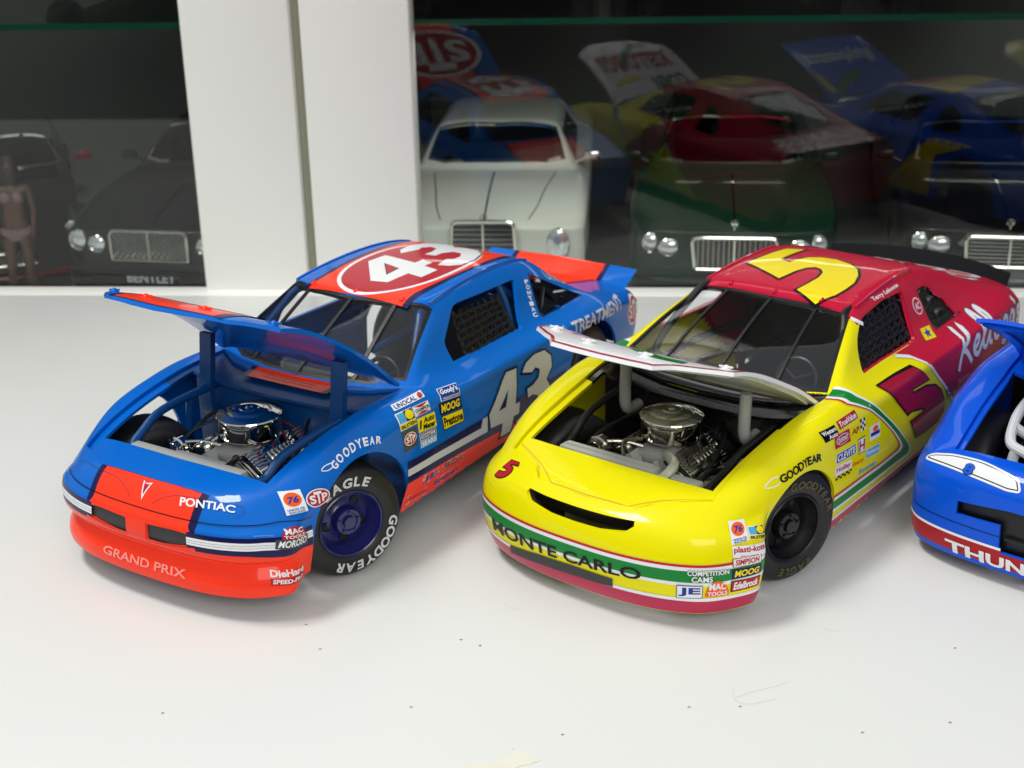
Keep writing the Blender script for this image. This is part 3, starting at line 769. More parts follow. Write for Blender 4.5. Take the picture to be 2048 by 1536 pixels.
mat('plug_red', (120, 20, 22), rough=0.5)
def engine(car, x0, chrome='chrome', block='engine_grey', lift=0.3):
    """V8: block, intake, heads, finned valve covers, water pump, pulleys, alternator"""
    b = MB()
    b.box((-2.2 + x0, -1.15, 1.2), (1.15 + x0, 1.15, 2.75), bev=0.1)
    b.box((-1.7 + x0, -0.72, 2.7), (0.75 + x0, 0.72, 3.15), bev=0.15)
    b.box((-1.1 + x0, -0.5, 3.1), (0.15 + x0, 0.5, 3.66), bev=0.12)
    for s in (1, -1):
        b.tube([(0.9 + x0, 0.25 * s, 2.9), (1.1 + x0, .55 * s, 2.75), (1.25 + x0, 0.8 * s, 2.2)], 0.17, smooth=4)
        for k in range(4):
            xx = -1.55 + k * 0.66 + x0
            b.tube([(xx, 0.6 * s, 3.0), (xx, 0.95 * s, 3.0), (xx, 1.2 * s, 2.7)], 0.2, smooth=4)
    b.lathe([(0.62, 0), (0.62, 0.16), (0.5, 0.2), (0.45, 0.32), (0.0, 0.34)], (1.1 + x0, 0, 2.35), 'X', n=24)
    b.build('engine_block', block, car)
    for s in (1, -1):
        rot = Matrix.Translation((x0, 1.15 * s, 2.86)) @ Matrix.Rotation(math.radians(-36 * s), 4, 'X')
        hd = MB().box((-1.95, -0.62, -0.5), (1.1, 0.62, -0.06), bev=0.05, mtx=rot)
        hd.build('cylinder_head', block, car)
        v = MB()
        v.box((-1.85, -0.5, -0.06), (1.0, 0.5, 0.3), bev=0.1, mtx=rot)
        v.box((-1.95, -0.58, -0.06), (1.1, 0.58, 0.0), mtx=rot)
        vc = v.build('valve_cover', chrome, car)
        f = MB()
        for k in range(7):
            yy = -0.39 + k * 0.13
            f.box((0.3, yy - .03, 0.29), (0.96, yy + .03, 0.37), bev=0.02, mtx=rot)
            f.box((-1.8, yy - .03, 0.29), (-1.1, yy + .03, 0.37), bev=0.02, mtx=rot)
        for k in range(6):
            xx = 0.12 - k * 0.2
            f.box((xx - .05, -0.16, 0.29), (xx + .05, 0.16, 0.38), bev=0.02, mtx=rot)
        f.build('fin', chrome, vc)
        MB().lathe([(0.13, 0.28), (0.13, 0.5), (0.1, 0.54), (0.0, 0.54)], (0, 0, 0), 'Z', n=16).xf(rot @ Matrix.Translation((-1.0, 0.0, 0))).build('breather', chrome, vc)
    for s in (1, -1):                                    # plug leads
        for k in range(4):
            xx = -1.6 + k * 0.72 + x0
            MB().tube([(-1.75 + x0, .1 * s, 3.75), (-1.5 + x0 + .2 * k, .5 * s, 3.85 - .05 * k), (xx, 1.2 * s, 3.5), (xx + .1, 1.75 * s, 2.95)], .035, n=6, smooth=5).build('plug_lead', 'plug_red' if chrome == 'chrome' else 'bay_black', car)
    al = MB().lathe([(0.1, -.35), (0.4, -.32), (0.42, -.05), (0.36, 0.0), (0.36, 0.14), (0.3, 0.16), (0.3, .22), (0.12, .24), (0.0, .24)], (1.35 + x0, -1.75, 3.1), 'X', n=24)
    al.build('alternator', chrome, car)
    MB().tube([(1.2 + x0, -1.6, 3.35), (0.8 + x0, -1.0, 3.35), (0.5 + x0, -0.5, 3.2)], 0.07, smooth=4).build('bracket', chrome, car)
    pl = MB()
    pl.lathe([(0.5, 0), (0.5, 0.2), (0.4, 0.1), (0.2, .2), (0, .2)], (1.45 + x0, 0, 2.35), 'X', n=24)
    pl.lathe([(0.42, 0), (0.42, 0.2), (0.3, 0.1), (0, .1)], (1.45 + x0, 0, 1.5), 'X', n=24)
    pl.build('pulley', 'bay_black', car)
    for o in car.children:
        if o.name.split('.')[0] in ('engine_block', 'cylinder_head', 'valve_cover', 'alternator', 'bracket', 'pulley'): o.location.z = lift * CM

def window_net(car, out, corner, rows, cols, w, name='window_net', mt='net_black'):
    """corner: 4 (x,z) points front-top, rear-top, rear-low, front-low on the window plane; strap lattice just inside"""
    bv = BVHTree.FromPolygons([v.co for v in out.vertices], [p.vertices for p in out.polygons])
    def P(a, b, d):
        ft, rt, rl, fl = [Vector(c) for c in corner]
        q = (ft * (1 - a) + rt * a) * (1 - b) + (fl * (1 - a) + rl * a) * b
        h = bv.ray_cast(Vector((q.x, 8, q.y)) * CM, Vector((0, -1, 0)))[0]
        y = h.y / CM if h is not None else 3.6
        return Vector((q.x, y - 0.16 + d, q.y))
    mb = MB()
    def ribbon(pts, wd, th, across):
        vs = []; fs = []
        for p in pts:
            for sx, sd in ((-1, 0), (1, 0), (1, 1), (-1, 1)):
                vs.append(p + across * wd * sx * 0.5 + Vector((0, -th * sd, 0)))
        for i in range(len(pts) - 1):
            for q in range(4): fs.append((i * 4 + q, i * 4 + (q + 1) % 4, i * 4 + 4 + (q + 1) % 4, i * 4 + 4 + q))
        fs += [(0, 1, 2, 3), tuple(len(vs) - 4 + q for q in (3, 2, 1, 0))]
        mb.add(vs, fs)
    for c in range(cols):
        a = c / (cols - 1)
        pts = [P(a, b / 12, 0.04 * math.sin(b * 1.9 + c)) for b in range(13)]
        ribbon(pts, w * 1.5 if c in (0, cols - 1) else w, 0.05, Vector((1, 0, 0)))
    for r in range(rows):
        b = 0.1 + 0.9 * r / (rows - 1)
        pts = [P(a / 20, b, 0.06 + 0.03 * math.sin(a * 1.9)) for a in range(21)]
        ribbon(pts, w * 0.9, 0.05, Vector((0, 0, 1)))
    for c in range(cols - 1):                         # small triangular webs where straps cross
        for r in range(rows - 1):
            a = (c + 0.5) / (cols - 1); b = 0.1 + 0.9 * (r + 0.72) / (rows - 1)
            p = P(a, b, 0.03); k = w * 0.8
            mb.add([p + Vector((-k, 0, -k)), p + Vector((k, 0, -k)), p + Vector((0, 0, k)), p + Vector((-k, -.05, -k)), p + Vector((k, -.05, -k)), p + Vector((0, -.05, k))], [(0, 1, 2), (5, 4, 3), (0, 3, 4, 1), (1, 4, 5, 2), (2, 5, 3, 0)])
    mb.build(name, mt, car, smooth=False)

def cabin(car, tube_mat, seat_mat='black_plastic', floor_mat='bay_black'):
    MB().box((-20.4, -4.5, 0.95), (-2.2, 4.5, 1.1)).box((-2.2, -2.6, 0.9), (3.4, 2.6, 1.0)).build('floor_pan', floor_mat, car)
    MB().box((-14.4, -4.2, 1.1), (-14.25, 4.2, 4.9)).build('rear_bulkhead', floor_mat, car)
    d = MB().box((-5.2, -3.9, 3.6), (-4.3, 3.9, 4.55), bev=0.2)
    d.build('dashboard', 'black_plastic', car)
    s = MB().box((-11.2, 0.5, 1.3), (-8.9, 2.6, 2.0), bev=0.25)
    s.xf(Matrix.Identity(4))
    k = len(s.v); s.box((-0.25, 0.5, 0), (0.35, 2.6, 3.6), bev=0.22); s.xf(Matrix.Translation((-11.2, 0, 1.5)) @ Matrix.Rotation(math.radians(-12), 4, 'Y'), k)
    s.build('seat', seat_mat, car)
    st = MB(); n = 24
    ring = [Vector((0, 0.75 * math.cos(2 * math.pi * i / n), 0.75 * math.sin(2 * math.pi * i / n))) for i in range(n)]
    mtx = Matrix.Translation((-6.2, 1.55, 4.15)) @ Matrix.Rotation(math.radians(-25), 4, 'Y')
    st.tube([mtx @ p for p in ring], 0.09, closed=True)
    for a in (0.5, 2.6, 4.7): st.tube([mtx @ Vector((0.1, 0, 0)), mtx @ Vector((0, .75 * math.cos(a), .75 * math.sin(a)))], 0.06)
    st.tube([mtx @ Vector((0, 0, 0)), (-5.0, 1.55, 3.9)], 0.08)
    st.build('steering_wheel', 'black_plastic', car)
    P = []
    for s in (1, -1):
        P.append([(-5.0, 3.75 * s, 1.2), (-5.1, 3.7 * s, 4.3), (-6.6, 3.0 * s, 6.25), (-7.6, 2.75 * s, 6.62), (-11.6, 2.7 * s, 6.6)])
        P.append([(-12.0, 3.8 * s, 1.2), (-11.9, 3.55 * s, 4.6), (-11.8, 2.9 * s, 6.4), (-11.7, 2.2 * s, 6.66), (-11.7, 0, 6.7)])
        P.append([(-11.8, 2.9 * s, 6.3), (-14.0, 3.2 * s, 4.7), (-16.5, 3.3 * s, 3.4)])
        P.append([(-5.1, 4.0 * s, 2.6), (-8.5, 4.35 * s, 2.6), (-11.9, 3.9 * s, 2.6)])
        P.append([(-5.1, 4.0 * s, 3.6), (-8.5, 4.3 * s, 3.6), (-11.9, 3.8 * s, 3.6)])
    P.append([(-7.4, -2.8, 6.56), (-7.3, 0, 6.66), (-7.4, 2.8, 6.56)])
    P.append([(-11.8, 2.8, 6.2), (-12.0, 0, 4.6), (-12.1, -3.4, 2.4)])
    tubes('roll_cage_tube', car, P, 0.14, tube_mat)

def hood_pins(hood, out, pts, mt):
    bv = BVHTree.FromPolygons([v.co for v in out.vertices], [p.vertices for p in out.polygons])
    for (x, y) in pts:
        h = bv.ray_cast(Vector((x, y, 12)) * CM, Vector((0, 0, -1)))
        c = h[0] / CM; q = h[1].to_track_quat('Z', 'Y').to_matrix().to_4x4()
        mb = MB().lathe([(0.17, 0), (0.16, 0.04), (0.1, 0.05), (0.07, 0.12), (0.04, 0.14), (0, 0.14)], n=14, cap=False)
        mb.tube([(-0.22, -0.06, 0.08), (0.05, -0.02, 0.08), (0.2, 0.05, 0.08), (0.1, 0.12, 0.08), (-0.05, 0.06, 0.08)], 0.03, n=6, smooth=4)
        mb.xf(Matrix.Translation(c) @ q)
        mb.build('hood_pin', mt, hood)

def roof_rails(car, out, x0, x1, y0, y1, mt, top=0.0):
    bv = BVHTree.FromPolygons([v.co for v in out.vertices], [p.vertices for p in out.polygons])
    for s in (1, -1):
        pts = []
        for k in range(25):
            t = k / 24; x = x0 + (x1 - x0) * t; y = (y0 + (y1 - y0) * t) * s
            h = bv.ray_cast(Vector((x, y, 12)) * CM, Vector((0, 0, -1)))[0]
            if h is not None: pts.append(h / CM)
        mb = MB(); vs = []; fs = []
        for p in pts:
            vs += [p + Vector((0, -.05, -.03)), p + Vector((0, -.04, 0.09)), p + Vector((0, .04, 0.09)), p + Vector((0, .05, -.03))]
        for i in range(len(pts) - 1):
            for q in range(3): fs.append((i * 4 + q, i * 4 + q + 1, i * 4 + 5 + q, i * 4 + 4 + q))
        fs += [(0, 1, 2, 3), tuple(len(vs) - 4 + q for q in (3, 2, 1, 0))]
        mb.add(vs, fs); mb.build('roof_rail', mt, car)

def roof_clips(car, out, x, ys, mt):
    bv = BVHTree.FromPolygons([v.co for v in out.vertices], [p.vertices for p in out.polygons])
    for y in ys:
        xx = x - 0.03 * abs(y)
        h = bv.ray_cast(Vector((xx, y, 12)) * CM, Vector((0, 0, -1)))[0] / CM
        mb = MB().box(h + Vector((-.14, -.06, -.02)), h + Vector((.14, .06, .05)), bev=0.02)
        mb.lathe([(0.05, 0.04), (0.04, 0.1), (0, .1)], h + Vector((-.06, 0, 0)), n=10, cap=False)
        mb.build('screen_clip', mt, car)

# ---- lettering helpers
_gl = {}
def glyph(ch, bold=0.0, shear=0.0):
    """(2D verts, faces, advance) for a string in the built-in font, cap height 1"""
    key = (ch, bold, shear)
    if key in _gl: return _gl[key]
    cu = bpy.data.curves.new('t', 'FONT'); cu.body = ch; cu.size = 1.4; cu.offset = bold; cu.shear = shear; cu.resolution_u = 3
    cu.fill_mode = 'FRONT'
    o = bpy.data.objects.new('t', cu); BENCH.collection.objects.link(o)
    me = bench_mesh(o)
    vs = [(v.co.x, v.co.y) for v in me.vertices]; fs = [tuple(p.vertices) for p in me.polygons]
    bpy.data.objects.remove(o); bpy.data.curves.remove(cu); bpy.data.meshes.remove(me)
    w = max(v[0] for v in vs) - min(0, min(v[0] for v in vs))
    _gl[key] = (vs, fs, w)
    return _gl[key]

# car 43
screens(car_a, OUT_A, WS_A, RW_A, QW_A, [(2.25, 1.85, .07, .07), (-.1, 0.1, .07, .07), (-2.3, -1.9, .07, .07)])
WL = [('EAGLE', -40, 1.34, .3, 'tyre_white', .2), ('GOODYEAR', 92, 1.34, .3, 'tyre_white', .17)]
wheel(car_a, 0.0, 4.85, 1.92, -24, 1, 'navy_plastic', letters=WL)
wheel(car_a, -0.1, -4.6, 1.92, -24, -1, 'navy_plastic')
for s in (1, -1): wheel(car_a, -15.6, 4.8 * s, 1.92, 0, s, 'navy_plastic')
cabin(car_a, 'bay_blue', 'cabin_grey', 'bay_blue')
engine(car_a, -0.5)
air_cleaner(car_a, -0.95, 0, 4.62, 1.12)
MB().box((-2.5, -3.7, 1.0), (-2.35, 3.7, 4.55)).build('firewall', 'bay_blue', car_a)
rd = MB().box((1.75, -2.5, 1.1), (2.15, 2.3, 3.95), bev=0.08)
rd.build('radiator', 'pale_grey', car_a)
sh = MB(); sh.prism(rpoly([(-2.3, 1.3), (2.1, 1.3), (2.1, 2.6), (1.3, 3.75), (-1.2, 3.75), (-2.3, 2.9)], .4), 1.35, 1.75, 'X')
sh.build('fan_shroud', 'engine_grey', car_a)
tubes('frame_tube', car_a, [
  [(2.5, 2.5, 2.6), (2.35, 2.75, 3.7), (1.7, 2.9, 3.75), (0.9, 2.95, 4.2), (-0.6, 3.0, 4.35), (-2.4, 3.05, 4.4)],
  [(2.1, 2.85, 3.6), (1.9, 3.1, 3.2), (1.8, 3.1, 2.0)],
  [(-0.3, 3.0, 4.3), (-0.5, 3.2, 3.5), (-0.6, 3.1, 2.0)],
  [(2.2, -1.7, 3.55), (1.9, -2.6, 3.7), (1.3, -2.75, 4.0), (0.2, -2.8, 4.4), (-2.4, -2.8, 4.45)],
  [(1.5, -2.75, 3.8), (1.4, -2.9, 3.2), (1.3, -3.0, 1.5)], [(-1.1, -2.85, 4.35), (-1.1, -3.0, 3.2), (-1.1, -3.0, 1.4)]], 0.15, 'bay_blue')
window_net(car_a, OUT_A, [(-8.35, 6.3), (-11.2, 6.15), (-11.3, 4.75), (-8.0, 4.6)], 7, 8, 0.11)
hood_pins(hood_a, OUT_A, [(2.3, 3.35), (2.3, -3.35)], 'blue_paint'); hood_pins(hood_a, OUT_A, [(3.0, 1.24), (3.0, -1.24)], 'orange_paint')
roof_rails(car_a, OUT_A, -7.3, -14.2, 3.0, 2.78, 'blue_paint'); roof_clips(car_a, OUT_A, -6.98, (-2.0, 0.05, 2.05), 'orange_paint')
def flat_arm(car, name, path, w, t, mt):
    pts = spline(path, 5); vs = []; fs = []
    for i, p in enumerate(pts):
        d = (pts[min(i + 1, len(pts) - 1)] - pts[max(i - 1, 0)]).normalized(); nn = Vector((-d.z, 0, d.x))
        vs += [p + Vector((0, w, 0)) + nn * t, p + Vector((0, -w, 0)) + nn * t, p + Vector((0, -w, 0)) - nn * t, p + Vector((0, w, 0)) - nn * t]
    for i in range(len(pts) - 1):
        for q in range(4): fs.append((i * 4 + q, i * 4 + (q + 1) % 4, i * 4 + 4 + (q + 1) % 4, i * 4 + 4 + q))
    fs += [(0, 1, 2, 3), tuple(len(vs) - 4 + q for q in (3, 2, 1, 0))]
    o = MB().add(vs, fs).build(name, mt, car); return o
for s in (1, -1):                                       # arms that hold the hood up
    flat_arm(car_a, 'hood_hinge', [(-2.45, 2.9 * s, 3.3), (-2.1, 2.9 * s, 3.5), (-2.0, 2.9 * s, 4.2), (-2.15, 2.9 * s, 5.2), (-2.3, 2.9 * s, 6.35)], .26, .12, 'bay_blue')
# cowl and spoiler
def spoiler(car, pts_low, pts_top, mats, cuts, th=0.1):
    mb = MB(); n = len(pts_low)
    for i in range(n - 1):
        a, b, c, d = [Vector(p) for p in (pts_low[i], pts_low[i + 1], pts_top[i + 1], pts_top[i])]
        off = Vector((-th, 0, 0.02))
        ym = abs((a.y + b.y) / 2); mi = 0
        for k, lim in enumerate(cuts):
            if ym > lim: mi = k + 1
        mb.add([a, b, c, d, a + off, b + off, c + off, d + off], [(0, 1, 2, 3), (7, 6, 5, 4), (0, 4, 5, 1), (3, 2, 6, 7), (0, 3, 7, 4), (1, 5, 6, 2)], mi)
    mb.build('spoiler', mats, car, smooth=False)
ys = [-3.75, -2.45, -2.2, 0, 2.2, 2.45, 3.75]
spoiler(car_a, [(-20.75, y, 3.74) for y in ys], [(-21.75, y, 4.34 - 0.02 * abs(y)) for y in ys], ['orange_paint', 'navy_paint', 'blue_paint'], [2.2, 2.45])

mat('spoiler_black', (8, 9, 15), rough=0.6, spec=0.15)
for s in (1, -1):                                        # cooling duct in each quarter window
    dq = MB(); c = Vector((-14.0, 3.86 * s, 5.3))
    tri = [c + Vector((-.55, 0, -.28)), c + Vector((.5, 0, -.3)), c + Vector((.15, -.12 * s, .42))]
    dq.tube(tri, .1, n=8, closed=True); dq.build('window_duct', 'black_plastic', car_a)
    for zz, xx in ((5.55, -12.85), (5.1, -12.95)):
        MB().lathe([(.24, -.3), (.26, .0), (.2, .04), (.18, -.25)], (xx, (3.62 + (5.55 - zz) * .7) * s, zz), 'Y', n=20, cap=False).build('window_duct', 'cabin_grey', car_b)
for pth, rr, mt_ in (([(1.9, .9, 3.5), (1.5, 1.2, 3.7), (.8, .9, 3.6), (.4, .5, 3.4)], .13, 'bay_black'), ([(-2.2, -1.4, 3.9), (-1.4, -2.0, 3.9), (-.2, -2.2, 3.4), (.9, -2.2, 3.0)], .07, 'bay_black'), ([(-2.2, 1.5, 4.0), (-1.6, 1.9, 4.1), (-.8, 2.3, 3.8), (.4, 2.4, 3.2)], .06, 'bay_black'), ([(1.2, -1.2, 3.4), (.4, -1.7, 3.7), (-.8, -1.5, 3.9), (-1.8, -.8, 3.7)], .05, 'dull_chrome')):
    MB().tube(pth, rr, n=8, smooth=6).build('hose', mt_, car_a)
for pth, rr, mt_ in (([(1.4, -1.9, 3.2), (.8, -2.1, 3.6), (-.4, -1.9, 3.8), (-1.6, -1.5, 3.9)], .08, 'bay_black'), ([(1.9, 2.2, 3.2), (1.2, 2.3, 3.5), (.4, 2.3, 3.3), (-.6, 2.4, 3.0)], .12, 'bay_black'), ([(-1.8, 1.2, 3.9), (-1.0, 1.7, 3.9), (.2, 2.0, 3.5), (1.3, 2.1, 3.2)], .06, 'bay_black'), ([(1.5, -.6, 3.5), (1.0, -.9, 3.75), (.4, -.6, 3.7)], .07, 'dull_chrome')):
    MB().tube(pth, rr, n=8, smooth=6).build('hose', mt_, car_b)
# car 5
screens(car_b, OUT_B, WS_B, RW_B, QW_B, [(2.2, 1.75, .05, .05), (0.0, 0.0, .05, .05), (-2.2, -1.75, .05, .05)])
WLB = [('EAGLE', 150, 1.36, .24, 'tyre_gold', .22), ('GOODYEAR', -12, 1.36, .24, 'tyre_gold', .2)]
wheel(car_b, 0.05, 4.82, 1.9, -19, 1, 'black_plastic', letters=WLB)
wheel(car_b, -0.1, -4.6, 1.9, -19, -1, 'black_plastic')
for s in (1, -1): wheel(car_b, -15.8, 4.75 * s, 1.92, 0, s, 'black_plastic', letters=[('GOODYEAR', -40, 1.36, .24, 'tyre_gold', .2)] if s > 0 else None)
cabin(car_b, 'bay_black', 'cabin_grey', 'cabin_grey')
engine(car_b, 0.0, chrome='dull_chrome', block='engine_grey')
air_cleaner(car_b, -0.45, 0, 4.62, 1.07)
MB().box((-2.15, -3.7, 1.0), (-2.0, 3.7, 4.5)).build('firewall', 'bay_black', car_b)
rd = MB().box((2.05, -2.45, 3.45), (2.5, 1.15, 3.78), bev=0.06).box((2.12, -2.3, 1.1), (2.42, 2.4, 3.5), bev=0.05).box((2.12, -2.3, 3.7), (2.3, 1.0, 3.86), bev=.04)
rd.build('radiator', 'pale_grey', car_b)
MB().box((2.1, 1.75, 3.42), (2.5, 2.75, 3.75), bev=0.06).build('overflow_tank', 'pale_grey', car_b)
MB().prism(rpoly([(-1.8, 1.3), (1.6, 1.3), (1.4, 2.6), (0.4, 3.5), (-1.3, 3.5), (-1.8, 2.9)], .4), 1.7, 2.1, 'X').build('fan_shroud', 'engine_grey', car_b)
MB().tube([(2.3, 1.35, 3.5), (2.05, 1.5, 3.72), (1.5, 1.3, 3.72), (0.7, 0.6, 3.5), (0.2, 0.2, 3.3)], 0.17, smooth=6).lathe([(0.24, 0), (0.24, .25)], (2.3, 1.35, 3.35)).build('radiator_hose', 'cream_plastic', car_b)
tubes('frame_tube', car_b, [
  [(2.6, 2.75, 2.6), (2.1, 2.85, 3.4), (1.2, 2.95, 3.75), (0.2, 3.0, 4.1), (-2.0, 3.05, 4.3)], [(1.2, 2.95, 3.7), (1.0, 2.6, 3.0), (0.9, 2.4, 2.0)],
  [(2.2, -2.6, 3.3), (1.2, -2.75, 3.6), (0.2, -2.8, 4.1), (-2.0, -2.8, 4.35)], [(1.1, -2.75, 3.5), (1.0, -2.9, 3.0), (0.9, -3.0, 1.5)]], 0.13, 'bay_black')
for k in range(4):
    MB().tube([(0.6 - k * 0.7, 1.6, 2.7), (0.5 - k * 0.7, 2.1, 2.8), (0.2 - k * 0.6, 2.4, 2.4), (-0.6 - k * .3, 2.5, 1.8)], 0.13, smooth=5).build('exhaust_header', 'cream_plastic' if k == 0 else 'engine_grey', car_b)
window_net(car_b, OUT_B, [(-6.9, 6.25), (-10.5, 6.35), (-10.2, 4.85), (-6.3, 4.9)], 7, 9, 0.12)
hood_pins(hood_b, OUT_B, [(2.15, 3.12), (2.15, -3.12), (3.3, 1.04), (3.3, -1.04)], 'white_plastic')
roof_rails(car_b, OUT_B, -7.6, -12.6, 2.95, 2.78, 'crimson_paint'); roof_clips(car_b, OUT_B, -7.3, (-1.8, 0, 1.8), 'crimson_paint')
for s in (1, -1):
    h = MB().tube([(-2.1, 2.3 * s, 3.75), (-1.5, 2.3 * s, 3.72), (-1.2, 2.3 * s, 3.95), (-1.15, 2.3 * s, 4.5), (-1.2, 2.3 * s, 5.45)], 0.2, n=12, smooth=5)
    h.build('hood_hinge', 'pale_grey', car_b)
ysb = [4.05 * math.sin(math.radians(a)) for a in range(-80, 81, 10)]
spoiler(car_b, [(-20.55 + 0.045 * y * y, y, 4.28 - .012 * y * y) for y in ysb], [(-21.0 + 0.045 * y * y, y, 5.0 - 0.012 * y * y) for y in ysb], ['spoiler_black'], [])

# car at the right edge
screens(car_c, OUT_C, WS_B, RW_B, QW_B, [(0.0, 0.0, .05, .05)])
for s in (1, -1):
    wheel(car_c, 0.0, 4.8 * s, 1.92, 0, s, 'black_plastic'); wheel(car_c, -15.8, 4.75 * s, 1.92, 0, s, 'black_plastic')
cabin(car_c, 'white_plastic')
engine(car_c, 0.0, chrome='dull_chrome', block='white_plastic')
air_cleaner(car_c, -0.45, 0, 4.6, 1.07)
MB().box((-2.15, -3.7, 1.0), (-2.0, 3.7, 4.5)).build('firewall', 'bay_black', car_c)
tubes('frame_tube', car_c, [
  [(2.35, -1.3, 3.0), (2.3, -1.5, 3.55), (2.1, -2.2, 3.75), (1.2, -2.5, 4.0), (0.2, -2.6, 4.25), (-2.0, -2.7, 4.35)], [(2.2, -2.0, 3.7), (2.2, -2.1, 3.0), (2.2, -2.1, 1.5)],
  [(2.3, 1.5, 3.55), (1.2, 2.5, 4.0), (-2.0, 2.7, 4.35)], [(1.2, -2.5, 4.0), (0.8, -1.7, 3.4), (0.3, -1.4, 3.0)]], 0.17, 'white_plastic')
spoiler(car_c, [(-20.55 + 0.045 * y * y, y, 4.28 - .012 * y * y) for y in ysb], [(-21.0 + 0.045 * y * y, y, 5.0 - 0.012 * y * y) for y in ysb], ['royal_paint'], [])
for s in (1, -1):
    MB().tube([(-2.1, 2.3 * s, 3.75), (-1.5, 2.3 * s, 3.72), (-1.2, 2.3 * s, 3.95), (-1.15, 2.3 * s, 4.5), (-1.2, 2.3 * s, 5.25)], 0.2, n=12, smooth=5).build('hood_hinge', 'white_plastic', car_c)
# ------------------------------------------------------------------ paint scheme and lettering, laid on the bodies
def bvh_of(me): return BVHTree.FromPolygons([v.co for v in me.vertices], [p.vertices for p in me.polygons])
BV = {'A': bvh_of(OUT_A), 'B': bvh_of(OUT_B), 'C': bvh_of(OUT_C)}
CARS = {'A': car_a, 'B': car_b, 'C': car_c}

def caster(bv, kind, side=1):
    def f(a, b):
        if kind == 'y': o, d = Vector((a, 9 * side, b)), Vector((0, -side, 0))
        elif kind == 'z': o, d = Vector((a, b, 14)), Vector((0, 0, -1))
        elif kind == 'x': o, d = Vector((9, a, b)), Vector((-1, 0, 0))
        elif kind == 'rx': o, d = Vector((-28, a, b)), Vector((1, 0, 0))
        elif kind == 'diag':                       # looking back and down at the nose; a = y, b = (z-x)/sqrt2
            k = 0.70710678
            o, d = Vector((-b * k + 8 * k + 1.5, a, b * k + 8 * k + 1.5)), Vector((-k, 0, -k))
        elif kind == 'cyl':                        # round the nose; a = degrees from straight ahead, b = height
            t = math.radians(a); n = Vector((math.cos(t), math.sin(t), 0))
            o, d = n * 9 + Vector((0.5, 0, b)), -n
        h = bv.ray_cast(o * CM, d)
        return (h[0] / CM, h[1]) if h[0] is not None else None
    return f

def cyl(p): return (math.degrees(math.atan2(p[1], p[0] - 0.5)), p[2])

def refine(vs, fs, scale, lim):
    """triangulate and split until no edge is longer than lim (scale: cm per unit in each direction)"""
    bm = bmesh.new()
    bv_ = [bm.verts.new((a, b, 0)) for a, b in vs]
    for f in fs:
        try: bm.faces.new([bv_[i] for i in f])
        except ValueError: pass
    bmesh.ops.triangulate(bm, faces=bm.faces[:])
    for it in range(8):
        lg = [e for e in bm.edges if ((e.verts[0].co.x - e.verts[1].co.x) * scale[0]) ** 2 + ((e.verts[0].co.y - e.verts[1].co.y) * scale[1]) ** 2 > lim * lim]
        if not lg: break
        bmesh.ops.subdivide_edges(bm, edges=lg, cuts=1)
        bmesh.ops.triangulate(bm, faces=[f for f in bm.faces if len(f.verts) > 3])
    bm.verts.index_update()
    out = [(v.co.x, v.co.y) for v in bm.verts], [[v.index for v in f.verts] for f in bm.faces]
    bm.free()
    return out

def poly_mesh(poly):
    tris = tessellate_polygon([[Vector((a, b, 0)) for a, b in poly]])
    return list(poly), [tuple(t) for t in tris]

